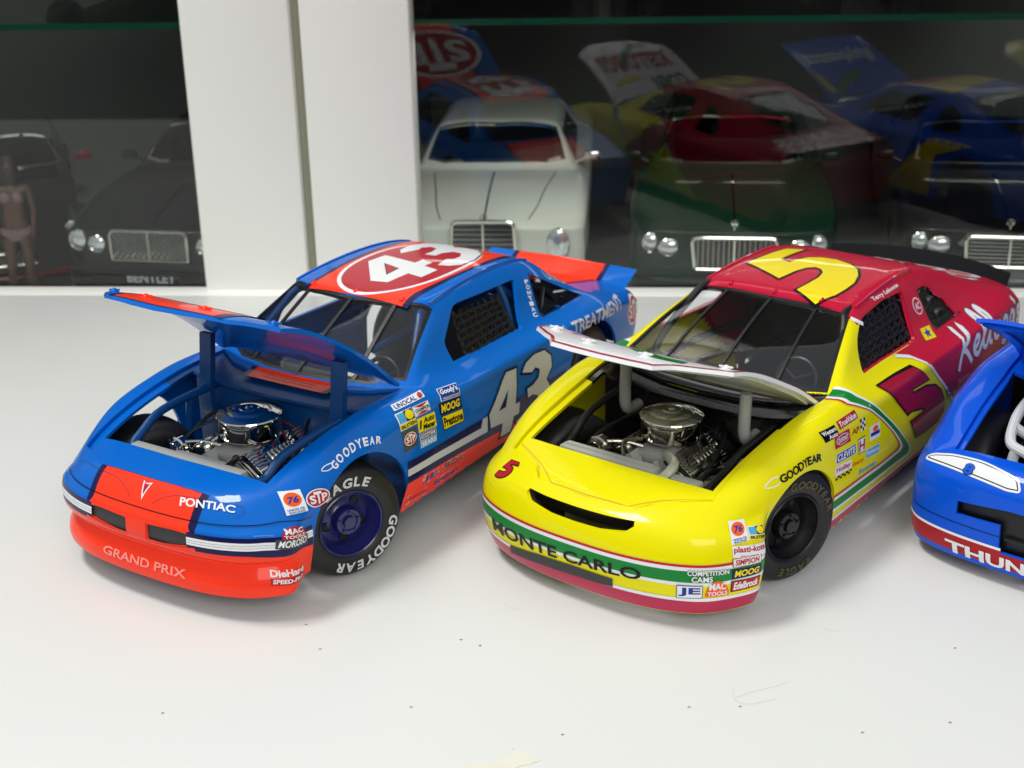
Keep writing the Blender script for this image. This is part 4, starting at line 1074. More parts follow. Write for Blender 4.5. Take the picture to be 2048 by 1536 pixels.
class Decal:
    """flat artwork in the caster's (a,b) plane, laid on a body; one mesh, one material slot per colour"""
    def __init__(s, car, kind, side=1, bv=None, unit=(1.0, 1.0), lim=0.22, parent=None):
        s.cast = caster(bv or BV[car], kind, side); s.car = parent or CARS[car]
        s.mb = MB(); s.mats = []; s.unit = unit; s.lim = lim; s.layer = 0
    def put(s, vs, fs, mt, lift=None):
        if mt not in s.mats: s.mats.append(mt)
        vs, fs = refine(vs, fs, s.unit, s.lim)
        lift = (0.012 + 0.005 * s.layer) if lift is None else lift + 0.008
        pos = []; ok = []
        for a, b in vs:
            h = s.cast(a, b)
            if h is None: pos.append(Vector((0, 0, 0))); ok.append(False)
            else: pos.append(h[0] + h[1] * lift); ok.append(True)
        good = [f for f in fs if all(ok[i] for i in f) and max((pos[f[i]] - pos[f[i - 1]]).length for i in range(len(f))) < 2.0]
        s.mb.add(pos, good, s.mats.index(mt))
        s.layer += 1
        return s
    def poly(s, pts, mt, lift=None): return s.put(*poly_mesh(pts), mt, lift)
    def line(s, pts, w, mt, closed=False, sub=0, lift=None):
        pts = [Vector(p) for p in pts]
        if sub: pts = [Vector(p[:2]) for p in spline([Vector((p[0], p[1], 0)) for p in pts], sub, closed)]
        n = len(pts); vs = []; fs = []
        wx, wy = w / s.unit[0] / 2, w / s.unit[1] / 2
        for i, p in enumerate(pts):
            a = pts[i - 1] if (i or closed) else p; b = pts[(i + 1) % n] if (i < n - 1 or closed) else p
            t = Vector(((b.x - a.x) * s.unit[0], (b.y - a.y) * s.unit[1])); t = t.normalized() if t.length else Vector((1, 0))
            vs += [(p.x - t.y * wx, p.y + t.x * wy), (p.x + t.y * wx, p.y - t.x * wy)]
        for i in range(n if closed else n - 1):
            j = (i + 1) % n
            fs.append((2 * i, 2 * i + 1, 2 * j + 1, 2 * j))
        return s.put(vs, fs, mt, lift)
    def text(s, txt, quad, mt, box=(0, 0, 1, 1), bold=0.03, shear=0.0, arc=None):
        """fit a string into a box (x0,y0,x1,y1) of the unit square spanned by quad (TL,TR,BR,BL)"""
        vs, fs, w = glyph(txt, bold, shear)
        x0 = min(v[0] for v in vs); x1 = max(v[0] for v in vs); y0 = min(v[1] for v in vs); y1 = max(v[1] for v in vs)
        TL, TR, BR, BL = [Vector(q) for q in quad]
        out = []
        for a, b in vs:
            u = box[0] + (a - x0) / (x1 - x0) * (box[2] - box[0]); v = box[1] + (b - y0) / (y1 - y0) * (box[3] - box[1])
            p = (BL * (1 - u) + BR * u) * (1 - v) + (TL * (1 - u) + TR * u) * v
            if arc: p = p + Vector((0, arc * 4 * u * (1 - u)))
            out.append((p.x, p.y))
        return s.put(out, fs, mt)
    def quad(s, quad, mt, box=(0, 0, 1, 1)):
        return s.poly(qmap(quad, [(box[0], box[1]), (box[2], box[1]), (box[2], box[3]), (box[0], box[3])]), mt)
    def shape(s, quad, pts, mt): return s.poly(qmap(quad, pts), mt)
    def done(s, name, label=None):
        if name in ('side_paint', 'sill_paint', 'bumper_stripe', 'bumper_paint', 'deck_paint', 'roof_paint'):
            par = list(range(len(s.mb.v)))
            def find(i):
                while par[i] != i: par[i] = par[par[i]]; i = par[i]
                return i
            for f in s.mb.f:
                r0 = find(f[0])
                for i in f[1:]: par[find(i)] = r0
            grp = {}
            for f, mi in zip(s.mb.f, s.mb.m): grp.setdefault(find(f[0]), []).append((f, mi))
            for g in grp.values():
                if len(g) < 4: continue
                ids = sorted({i for f, _ in g for i in f}); re_ = {i: k for k, i in enumerate(ids)}
                mb2 = MB(); mb2.v = [s.mb.v[i] for i in ids]; mb2.f = [[re_[i] for i in f] for f, _ in g]; mb2.m = [0] * len(g)
                mb2.build(name, s.mats[g[0][1]], s.car, smooth=True, angle=60, recalc=False)
            return None
        o = s.mb.build(name, s.mats, s.car, smooth=True, angle=60, recalc=False)
        if label: o['label'] = label
        return o

def qmap(quad, pts):
    TL, TR, BR, BL = [Vector(q) for q in quad]
    out = []
    for u, v in pts:
        p = (BL * (1 - u) + BR * u) * (1 - v) + (TL * (1 - u) + TR * u) * v
        out.append((p.x, p.y))
    return out
UE = ellipse(.5, .5, .5, .5, 36)
def stp(d, quad, ring='white_paint'):
    d.shape(quad, ellipse(.5, .5, .5, .5, 36), ring); d.shape(quad, ellipse(.5, .5, .45, .44, 36), 'decal_red')
    d.text('S', quad, 'white_paint', (.14, .26, .38, .72), .05); d.text('T', quad, 'white_paint', (.34, .2, .64, .86), .05); d.text('P', quad, 'white_paint', (.62, .26, .86, .72), .05)
def seventysix(d, q):
    d.quad(q, 'white_paint'); d.shape(q, ellipse(.5, .62, .4, .3), 'decal_orange'); d.text('76', q, 'decal_blue', (.24, .46, .76, .76), .05, .2)
    d.text('UNION OIL', q, 'decal_blue', (.1, .14, .9, .24), .03); d.text('RACING', q, 'decal_blue', (.15, .02, .85, .12), .03)
def shf(q, d_): return [(a - d_, b) for a, b in q]
def simple(car, quad, bg, txt, fg, kind='y', box=(.06, .16, .94, .84), bold=.04, shear=0.0, frame=None, name='sponsor_sticker', unit=(1, 1), side=1, layer=0):
    d = Decal(car, kind, side, unit=unit); d.layer = layer
    if frame: d.quad(quad, frame); d.quad(quad, bg, (.03, .06, .97, .94))
    elif bg: d.quad(quad, bg)
    if txt: d.text(txt, quad, fg, box, bold, shear)
    d.done(name)
CYU = (0.075, 1.0)       # about 4.3 cm radius: degrees -> cm

# ---------------------------- car 43
paint('line_soft', (70, 50, 96))
for y0, y1, mt, l in ((-2.3, 2.3, 'navy_paint', 0), (-2.03, 2.03, 'orange_paint', 1)):
    d = Decal('A', 'diag', lim=0.2); d.layer = l * 2
    xs = [y0 + (y1 - y0) * k / 16 for k in range(17)]
    def topb(y): return ((3.84 - 0.1 * (y / 2) ** 2) - (3.56 - 0.12 * (abs(y) / 2) ** 1.5)) * .7071 - (0.02 if l else 0)
    d.poly([(y, topb(y)) for y in xs] + [(y, -1.10) for y in reversed(xs)], mt)
    d.done('nose_stripe')
def bandz(car, name, items, a0, a1, n=60, kind='cyl', R=3):
    """horizontal bands round the nose: items = (z_low(f), z_high(f), material)"""
    for k, (zl, zh, mt, lay) in enumerate(items):
        d = Decal(car, kind, unit=CYU, lim=9); d.layer = lay
        f = lambda q, a: q(a) if callable(q) else q
        pts = [(a0 + (a1 - a0) * i / n) for i in range(n + 1)]
        vs = []; fs = []
        for a in pts:
            for r in range(R + 1): vs.append((a, f(zl, a) + (f(zh, a) - f(zl, a)) * r / R))
        for i in range(n):
            for r in range(R): fs.append((i * (R + 1) + r, (i + 1) * (R + 1) + r, (i + 1) * (R + 1) + r + 1, i * (R + 1) + r + 1))
        d.put(vs, fs, mt); d.done(name)
def zb_a(a):                                   # lower edge of the navy band
    k = abs(a); return 2.32 if k < 50 else 2.32 - 0.3 * (k - 50) / 24
def zo_a(a):
    k = abs(a)
    return 2.34 if k < 27 else zb_a(a)
AF = 74.6
bandz('A', 'bumper_paint', [(0.80, zb_a, 'orange_paint', 0)], -AF, AF, 150, R=20)
for sg in (1, -1):
    lo_, hi_ = (27.5, AF) if sg > 0 else (-AF, -27.5)
    bandz('A', 'bumper_stripe', [(zb_a, lambda a: 2.88 - 0.2 * max(0, abs(a) - 55) / 20, 'navy_paint', 1), (lambda a: 2.50 - .2 * max(0, abs(a) - 55) / 20, lambda a: 2.74 - .2 * max(0, abs(a) - 55) / 20, 'white_paint', 2)], lo_, hi_, 40)
    bandz('A', 'bumper_stripe', [(lambda a, k=k: 2.576 + k - .2 * max(0, abs(a) - 55) / 20, lambda a, k=k: 2.585 + k - .2 * max(0, abs(a) - 55) / 20, 'decal_grey', 3) for k in (0, .075)], lo_, hi_ if sg > 0 else hi_, 40)
# orange between the grilles
d = Decal('A', 'x', lim=0.15); d.layer = 2
d.poly([(-2.02, 3.05), (2.02, 3.05), (2.15, 2.9), (1.6, 2.87), (.42, 2.83), (.4, 2.2), (1.7, 2.34), (2.3, 2.42), (2.4, 2.25), (-2.4, 2.25), (-2.3, 2.42), (-1.7, 2.34), (-.4, 2.2), (-.42, 2.83), (-1.6, 2.87), (-2.15, 2.9)], 'orange_paint'); d.done('nose_stripe')
bandz('A', 'panel_gap', [(lambda a: 3.165 - .2 * max(0, abs(a) - 62) / 13, lambda a: 3.19 - .2 * max(0, abs(a) - 62) / 13, 'decal_black', 5)], -AF, AF, 90)
# pop-up lamp outlines, emblem, nose lettering
d = Decal('A', 'diag', lim=0.2); d.layer = 5
for sg in (1, -1):
    d.line([(.5 * sg, -.56), (.62 * sg, -.42), (1.0 * sg, -.2), (1.45 * sg, -.07), (2.4 * sg, .04), (3.3 * sg, .2), (3.52 * sg, .12), (3.5 * sg, -.05), (3.35 * sg, -.2)], 0.012, 'line_soft', sub=4)
d.done('headlamp_outline')
d = Decal('A', 'diag', lim=0.2); d.layer = 6
em = [(-.22, .06), (-.08, -.02), (0, .0), (.02, .01), (.16, .05), (.03, -.55)]
d.poly(em, 'white_paint'); d.poly([(-.14, .0), (-.03, -.05), (.03, -.04), (.1, 0), (.02, -.4)], 'decal_red'); d.done('emblem')
d = Decal('A', 'diag', lim=0.2); d.layer = 6
d.text('PONTIAC', [(1.42, -.12), (3.24, .16), (3.32, -.06), (1.52, -.38)], 'white_paint', bold=.035); d.done('lettering')
d = Decal('A', 'cyl', unit=CYU, lim=0.2); d.layer = 6
d.text('GRAND PRIX', [(-24.5, 1.44), (25, 1.48), (25, 1.22), (-24.5, 1.18)], 'salmon_decal', bold=.025); d.done('lettering')
def cy(*pts): return [cyl(p) for p in pts]
d = Decal('A', 'cyl', unit=CYU, lim=.15); d.layer = 6; seventysix(d, [(64.5, 3.88), (72.5, 3.87), (73, 3.25), (64.8, 3.28)]); d.done('sponsor_sticker')
d = Decal('A', 'cyl', unit=CYU, lim=.15); d.layer = 6; stp(d, [(73.2, 3.78), (83.5, 3.74), (83.5, 3.2), (73.2, 3.24)]); d.done('sponsor_sticker')
d = Decal('A', 'cyl', unit=CYU, lim=.15); d.layer = 7
mq = shf([(62.4, 3.06), (72.2, 2.94), (72.2, 2.5), (62.4, 2.74)], 1.5)
d.shape(mq, [(0, 0)] + [(.5 + .5 * math.cos(t), .95 * math.sin(t)) for t in [math.pi * k / 14 for k in range(14, -1, -1)]], 'decal_red')
d.text('MAC', mq, 'white_paint', (.14, .4, .86, .82), .05); d.text('TOOLS', mq, 'white_paint', (.08, .06, .92, .32), .04); d.done('sponsor_sticker')
simple('A', [(59, 2.78), (71.8, 2.54), (71.8, 2.18), (58.4, 2.5)], 'decal_grey', 'MOROSO', 'white_paint', 'cyl', shear=.3, unit=CYU, layer=5)
d = Decal('A', 'cyl', unit=CYU, lim=.15); d.layer = 6; q = shf([(58.5, 1.68), (71.5, 1.48), (71.5, 1.08), (58.1, 1.26)], 2)
d.text('DieHard', q, 'white_paint', (.02, .52, .98, .98), .05); d.quad(q, 'decal_red', (.02, 0, .98, .42)); d.text('SPEED-PRO', q, 'white_paint', (.06, .08, .94, .36), .04, .2); d.done('sponsor_sticker')

# side: sill colour, navy and silver stripes, number, sponsors (left side; the right side carries the same stripes and number)
R4 = [(-9.63, -1.42), (-10.58, -1.32), (-10.27, 0.29), (-10.70, .32), (-10.62, 0.86), (-10.12, .84), (-9.95, 1.54), (-8.98, 1.49), (-9.1, 0.82), (-8.0, 0.70), (-7.86, 0.02)]
R4H = [(-9.62, -0.62), (-9.38, 0.12), (-8.72, 0.14)]
R3 = [(-11.08, -0.95), (-11.5, -1.3), (-12.3, -1.48), (-13.3, -1.38), (-13.9, -0.95), (-13.85, -.4), (-13.3, 0.02), (-13.62, .4), (-13.5, 1.0), (-12.9, 1.55), (-11.9, 1.9), (-11.0, 1.9), (-10.6, 1.6), (-10.45, 1.2), (-11.3, 1.02), (-11.45, 1.25), (-11.95, 1.22), (-12.4, .95), (-12.45, .55), (-11.95, .35), (-11.5, .38), (-11.42, -.08), (-11.95, -.1), (-12.55, -.3), (-12.7, -.65), (-12.3, -.85), (-11.95, -.72)]
for sd in (1, -1):
    d = Decal('A', 'y', sd, lim=.2)
    d.poly([(-2.64, 2.32), (-4.75, 2.2), (-8.3, 2.0), (-13.2, 1.82), (-13.5, 1.3), (-8, 1.3), (-4, 1.3), (-2.3, 1.24), (-2.4, 1.8)], 'orange_paint'); d.done('sill_paint')
    d = Decal('A', 'y', sd, lim=.2); d.layer = 1
    d.poly([(-2.66, 3.09), (-4.76, 2.99), (-7.27, 2.89), (-9, 2.86), (-13.3, 2.75), (-13.3, 1.8), (-8.3, 1.97), (-4.75, 2.22), (-2.62, 2.31)], 'navy_paint')
    d.poly([(-2.65, 2.82), (-4.24, 2.76), (-5.78, 2.66), (-7.2, 2.58), (-7.3, 2.9), (-7.62, 2.88), (-7.62, 2.28), (-6.31, 2.36), (-4.23, 2.5), (-2.64, 2.57)], 'silver_decal'); d.done('side_stripe')
    d = Decal('A', 'y', sd, lim=.2); d.layer = 4
    for gl, ho in ((R4, R4H), (R3, None)):
        d = Decal('A', 'y', sd, lim=.2); d.layer = 4
        tr = lambda P: [((-(7.74 + (-x - 7.89) * .74)) if sd > 0 else -(12.15 - (-x - 7.89) * .74), 2.92 - .82 * y) for x, y in P]
        d.poly(scale_poly(tr(gl), .09), 'navy_paint', .02); d.poly(tr(gl), 'silver_decal', .026)
        if ho: d.poly(tr(ho), 'navy_paint', .032)
        d.done('number_decal')
simple('A', [(-2.73, 4.96), (-4.43, 4.91), (-4.36, 4.74), (-2.66, 4.82)], 'white_paint', 'UNOCAL', 'decal_blue', box=(.05, .14, .74, .86))
d = Decal('A', 'y'); d.layer = 3; d.shape([(-2.73, 4.96), (-4.43, 4.91), (-4.36, 4.74), (-2.66, 4.82)], ellipse(.87, .5, .075, .4), 'decal_red'); d.done('sponsor_sticker')
def bilstein(car, q, kind='y', unit=(1, 1)):
    d = Decal(car, kind, unit=unit, lim=.2); d.layer = 2; d.quad(q, 'white_paint'); d.quad(q, 'decal_sky', (.06, .42, .5, .94)); d.quad(q, 'decal_black', (.48, .4, .97, .97))
    d.shape(q, ellipse(.72, .7, .23, .26), 'decal_yellow'); d.quad(q, 'decal_yellow', (.02, .03, .98, .34)); d.text('BILSTEIN', q, 'decal_black', (.05, .08, .95, .3), .05); d.done('sponsor_sticker')
bilstein('A', [(-2.54, 4.75), (-3.4, 4.71), (-3.4, 4.18), (-2.51, 4.22)])
d = Decal('A', 'y'); q = [(-3.48, 4.69), (-4.35, 4.63), (-4.28, 4.34), (-3.42, 4.38)]; d.quad(q, 'white_paint'); d.shape(q, [(.03, .95), (.97, .95), (.5, .66)], 'decal_red'); d.shape(q, [(.03, .05), (.5, .34), (.97, .05)], 'decal_red'); d.quad(q, 'white_paint', (.03, .3, .97, .7)); d.text('CHAMPION', q, 'decal_black', (.05, .32, .95, .68), .05); d.done('sponsor_sticker')
d = Decal('A', 'y'); q = [(-3.46, 4.31), (-4.47, 4.22), (-4.49, 3.71), (-3.44, 3.83)]; d.quad(q, 'decal_yellow'); d.text('Auto', q, 'decal_black', (.32, .52, .95, .92), .05, .2); d.text('Meter', q, 'decal_black', (.25, .08, .95, .46), .05, .2); d.shape(q, [(.06, .2), (.14, .2), (.22, .8), (.14, .8)], 'decal_black'); d.done('sponsor_sticker')
d = Decal('A', 'y'); q = [(-2.55, 4.17), (-3.38, 4.1), (-3.31, 3.48), (-2.54, 3.48)]; d.quad(q, 'decal_grey'); stp(d, qmap(q, [(.08, .85), (.92, .85), (.92, .2), (.08, .2)])); d.done('sponsor_sticker')
simple('A', [(-3.45, 3.79), (-4.41, 3.69), (-4.4, 3.46), (-3.45, 3.55)], 'navy_paint', 'GOODYEAR', 'white_paint', frame='white_paint')
simple('A', [(-3.45, 3.53), (-4.4, 3.43), (-4.39, 3.21), (-3.44, 3.28)], 'decal_sky', 'SEARS', 'white_paint', frame='white_paint')
d = Decal('A', 'y'); q = [(-5.1, 4.72), (-6.2, 4.6), (-6.05, 4.24), (-4.95, 4.38)]; d.quad(q, 'white_paint'); d.quad(q, 'decal_blue', (.03, .05, .97, .95)); d.text("Goody's", q, 'white_paint', (.08, .42, .92, .9), .05, .1); d.text('HEADACHE POWDERS', q, 'white_paint', (.1, .12, .9, .28), .02); d.done('sponsor_sticker')
simple('A', [(-4.76, 4.38), (-6.06, 4.22), (-6.12, 3.78), (-4.79, 3.94)], 'navy_paint', 'MOOG', 'decal_yellow', shear=.2, bold=.06)
simple('A', [(-4.83, 3.9), (-6.15, 3.74), (-6.13, 3.27), (-4.85, 3.39)], 'decal_yellow', 'Prestone', 'decal_black', bold=.05, frame='decal_black')
def arch_text(car, txt, pts_low, pts_top, mt, bold=.05):
    """letters set one by one along a curve over the wheel arch"""
    n = len(txt); d = Decal(car, 'y', lim=.2); d.layer = 2
    lo = spline([Vector((p[0], p[1], 0)) for p in pts_low], 12); hi = spline([Vector((p[0], p[1], 0)) for p in pts_top], 12)
    at = lambda L, t: Vector(L[min(len(L) - 1, int(round(t * (len(L) - 1))))][:2])
    for k, ch in enumerate(txt):
        t0, t1 = (k + .06) / n, (k + .94) / n
        d.text(ch, [at(hi, t0), at(hi, t1), at(lo, t1), at(lo, t0)], mt, bold=bold); d.layer = 2
    d.done('lettering')
arch_text('A', 'GOODYEAR', [(.66, 4.06), (.33, 4.2), (-.05, 4.30), (-.45, 4.35), (-.8, 4.34), (-1.12, 4.29), (-1.5, 4.2)], [(.76, 4.24), (.4, 4.42), (-.1, 4.54), (-.5, 4.60), (-.9, 4.57), (-1.25, 4.5), (-1.62, 4.4)], 'white_paint')
d = Decal('A', 'y', lim=.2); d.layer = 2; d.line([(.62, 4.2), (.85, 4.14), (1.06, 4.18), (.9, 4.27), (.6, 4.3)], .025, 'white_paint', sub=5); d.done('lettering')
for q, t, bg, fg in (([(-3.36, 2.24), (-4.56, 2.14), (-4.6, 1.82), (-3.48, 1.84)], 'JE', 'salmon_decal', 'decal_blue'), ([(-4.8, 2.2), (-6.2, 2.06), (-6.08, 1.78), (-4.68, 1.9)], 'BRIGHT', 'salmon_decal', 'decal_grey'), ([(-4.17, 1.8), (-5.9, 1.7), (-5.85, 1.46), (-4.19, 1.46)], 'Bowman', 'salmon_decal', 'decal_blue'), ([(-2.5, 1.86), (-3.95, 1.69), (-3.94, 1.42), (-2.46, 1.52)], 'plasti-kote', 'salmon_decal', 'decal_red')):
    simple('A', q, bg, t, fg, shear=.15)
d = Decal('A', 'y', lim=.2); d.layer = 2
for k, ch in enumerate('PONTIAC'):
    t = k / 7; xx = -13.02 + .5 * t; zz = 6.2 - 1.3 * t
    d.text(ch, [(xx, zz), (xx - .26, zz - .03), (xx - .24, zz - .18), (xx + .02, zz - .15)], 'white_paint', bold=.05); d.layer = 2
d.done('lettering')
d = Decal('A', 'y', lim=.2); d.text('OIL TREATMENT', [(-12.5, 4.5), (-18.6, 4.22), (-18.35, 3.72), (-12.6, 3.98)], 'silver_decal', bold=.02); d.done('lettering')
d = Decal('A', 'y', lim=.2); stp(d, [(-19.0, 3.95), (-20.45, 3.8), (-20.35, 2.6), (-19.0, 2.6)]); d.done('sponsor_sticker')
d = Decal('A', 'y', lim=.2); d.text('UNOCAL', [(-14.6, 6.15), (-17.3, 4.86), (-17.2, 4.66), (-14.7, 5.8)], 'silver_decal', bold=.02); d.done('lettering')
# roof
d = Decal('A', 'z', lim=.2)
d.poly([(-6.74, -2.2), (-6.76, 0), (-6.74, 2.45), (-7.7, 2.42), (-9.2, 2.48), (-11.6, 2.5), (-13.5, 2.42), (-14.38, 2.3), (-14.42, 0), (-14.38, -2.3), (-13.5, -2.35), (-11.6, -2.35), (-9.2, -2.28), (-7.7, -2.15)], 'navy_paint')
d.poly([(-6.74, -1.98), (-6.76, 0), (-6.74, 2.22), (-7.6, 2.15), (-9.1, 2.28), (-11.2, 2.36), (-13.0, 2.24), (-14.38, 2.1), (-14.42, 0), (-14.38, -2.1), (-13.0, -2.1), (-11.0, -2.1), (-9.1, -2.06), (-7.5, -1.95)], 'orange_paint'); d.done('roof_stripe')
d = Decal('A', 'z', lim=.2); d.layer = 3
sup = lambda a, b: [(-10.3 + a * math.copysign(abs(math.cos(t)) ** .9, math.cos(t)), .12 + b * math.copysign(abs(math.sin(t)) ** .9, math.sin(t))) for t in [2 * math.pi * k / 56 for k in range(56)]]
d.poly(sup(3.52, 2.08), 'white_paint'); d.poly(sup(3.36, 1.93), 'decal_red')
d.done('roof_emblem')
for gl in (R4, R3):
    d = Decal('A', 'z', lim=.2); d.poly(scale_poly(gl, .07), 'decal_black', .022); d.poly(gl, 'white_paint', .027)
    if gl is R4: d.poly(scale_poly(R4H, .06), 'decal_black', .031); d.poly(R4H, 'decal_red', .035)
    d.done('number_decal')
# deck, cowl, hood
d = Decal('A', 'z', lim=.2); d.poly([(-17.25, -2.35), (-17.25, 2.35), (-20.9, 2.4), (-20.9, -2.4)], 'navy_paint'); d.poly([(-17.25, -2.12), (-17.25, 2.12), (-20.9, 2.15), (-20.9, -2.15)], 'orange_paint'); d.done('deck_stripe')
d = Decal('A', 'z', lim=.2); d.poly([(-2.72, -1.85), (-2.72, 0), (-2.72, 1.85), (-3.46, 2.0), (-3.42, 0), (-3.46, -2.0)], 'navy_paint'); d.poly([(-2.72, -1.65), (-2.72, 0), (-2.72, 1.65), (-3.44, 1.75), (-3.4, 0), (-3.44, -1.75)], 'orange_paint'); d.line([(-2.95, -1.1), (-2.95, 1.1), (-3.12, 1.1), (-3.12, -1.1)], .03, 'decal_black', closed=True); d.done('cowl_stripe')
d = Decal('A', 'z', parent=hood_a, lim=.2); d.layer = 3
xs = [2.2 * k / 8 - 2.2 / 1 for k in range(17)]
fe = lambda y: 3.66 - .2 * (abs(y) / 2.1) ** 1.6
ysn = [-2.35 + 4.7 * k / 16 for k in range(17)]; ysn2 = [-2.08 + 4.16 * k / 16 for k in range(17)]
d.poly([(fe(y) - .03, y) for y in ysn] + [(-2.85 - .1 * abs(y), y) for y in reversed(ysn)], 'navy_paint'); d.poly([(fe(y) - .03, y) for y in ysn2] + [(-2.85 - .1 * abs(y), y) for y in reversed(ysn2)], 'orange_paint'); d.done('hood_stripe')
d = Decal('A', 'z', parent=hood_a, lim=.2); d.layer = 6; stp(d, [(-2.2, 3.3), (-2.2, -3.3), (2.5, -3.3), (2.5, 3.3)][::1]); d.done('hood_emblem')

# ---------------------------- car 5
BF = 73.5
bandz('B', 'bumper_stripe', [(.40, 1.02, 'pink_paint', 0), (1.0, 1.12, 'white_paint', 1), (1.56, 2.20, 'white_paint', 0), (1.68, 2.07, 'green_paint', 1), (2.19, 2.27, 'crimson_paint', 1)], -BF, BF, 140, R=7)
d = Decal('B', 'x', lim=.15); d.layer = 3; d.poly([(-2.62, 1.12), (-1.3, 1.3), (0, 1.36), (1.47, 1.34), (1.45, 1.02), (0, .98), (-1.3, .92), (-2.68, .78)], 'grille_black'); d.done('lower_grille')
d = Decal('B', 'cyl', unit=CYU, lim=.2); d.layer = 4; d.text('MONTE CARLO', [(-40, 1.75), (28, 1.93), (28, 1.53), (-40, 1.3)], 'decal_black', bold=.03, arc=.0); d.done('lettering')
d = Decal('B', 'cyl', unit=CYU, lim=.15); d.layer = 3; seventysix(d, shf([(60, 3.32), (66.3, 3.28), (65.5, 2.77), (59.2, 2.77)], 3.2)); d.done('sponsor_sticker')
bilstein('B', shf([(66.6, 3.08), (73, 3.0), (73.0, 2.62), (66.0, 2.78)], 3.4), 'cyl', CYU)
d = Decal('B', 'cyl', unit=CYU, lim=.15); d.layer = 3; q = shf([(59.4, 2.73), (72.2, 2.56), (72.2, 2.2), (59.6, 2.4)], 3.4); d.quad(q, 'white_paint'); d.text('plasti-kote', q, 'decal_red', (.03, .3, .97, .95), .04, .1); d.text('SPRAY PAINT', q, 'decal_red', (.2, .05, .7, .18), .02); d.done('sponsor_sticker')
for q, bg, t, fg, fr_, sh_ in (([(59.1, 2.37), (69.5, 2.3), (69.5, 2.04), (59.2, 2.1)], 'white_paint', 'SIMPSON', 'decal_red', 'decal_red', .2), ([(58.9, 2.04), (69.5, 1.98), (69.5, 1.68), (59.1, 1.7)], 'navy_paint', 'MOOG', 'decal_yellow', None, .2), ([(58.9, 1.65), (69.4, 1.6), (69.3, 1.24), (59.1, 1.24)], 'decal_red', 'Edelbrock', 'white_paint', 'decal_black', .2), ([(42.4, 1.59), (50.2, 1.6), (50.4, 1.14), (42.5, 1.1)], 'white_paint', 'JE', 'decal_blue', 'decal_blue', 0)):
    d = Decal('B', 'cyl', unit=CYU, lim=.15); d.layer = 3; q = shf(q, 3.2)
    if fr_: d.quad(q, fr_); d.quad(q, bg, (.03, .06, .97, .94))
    else: d.quad(q, bg)
    d.text(t, q, fg, (.08, .18, .92, .84), .05, sh_); d.done('sponsor_sticker')
d = Decal('B', 'cyl', unit=CYU, lim=.15); d.layer = 4; mq = shf([(51.1, 1.78), (58.3, 1.74), (58.6, 1.18), (51.1, 1.18)], 3.2)
d.shape(mq, [(0, 0)] + [(.5 + .5 * math.cos(t), .95 * math.sin(t)) for t in [math.pi * k / 14 for k in range(14, -1, -1)]], 'decal_orange'); d.text('MAC', mq, 'white_paint', (.14, .4, .86, .82), .05); d.text('TOOLS', mq, 'white_paint', (.08, .06, .92, .32), .04); d.done('sponsor_sticker')
d = Decal('B', 'cyl', unit=CYU, lim=.15); d.layer = 4; q = shf([(45.5, 2.14), (58, 2.12), (58, 1.72), (45.5, 1.72)], 3.2)
for off, mt in ((0.012, 'decal_black'), (0, 'white_paint')): d.text('COMPETITION', q, mt, (0 - off, .52 - 2 * off, 1 + off, .92 + 2 * off), .07 if off else .04); d.text('CAMS', q, mt, (.1 - off, .0 - 2 * off, .6 + off, .46 + 2 * off), .07 if off else .04)
d.done('sponsor_sticker')
G5 = [(-9.35, -2.25), (-11.92, -1.99), (-12.15, -1.31), (-10.25, -1.36), (-10.04, -0.88), (-10.36, -0.84), (-11.01, -0.63), (-11.33, -0.25), (-11.43, 0.37), (-11.11, 1.08), (-10.68, 1.55), (-10.02, 1.89), (-9.25, 2.1), (-8.51, 2.11), (-7.87, 2.04), (-7.09, 1.69), (-7.66, 0.66), (-8.28, 0.76), (-9.05, 0.82), (-9.6, 0.71), (-9.9, 0.49), (-10.02, 0.2), (-9.81, -0.02), (-9.37, -0.2), (-8.3, -0.39)]
# small 5 on the nose
d = Decal('B', 'diag', lim=.2); d.layer = 2
for sg in (-1, 1):
    tr = lambda P: [((-3.3 if sg < 0 else 3.0) + .15 * (-x - 9.6), -.62 - .155 * y) for x, y in P]
    d.poly(scale_poly(tr(G5), .035), 'decal_black', .01); d.poly(tr(G5), 'decal_red', .015)
    if sg < 0: break
d.done('number_decal')
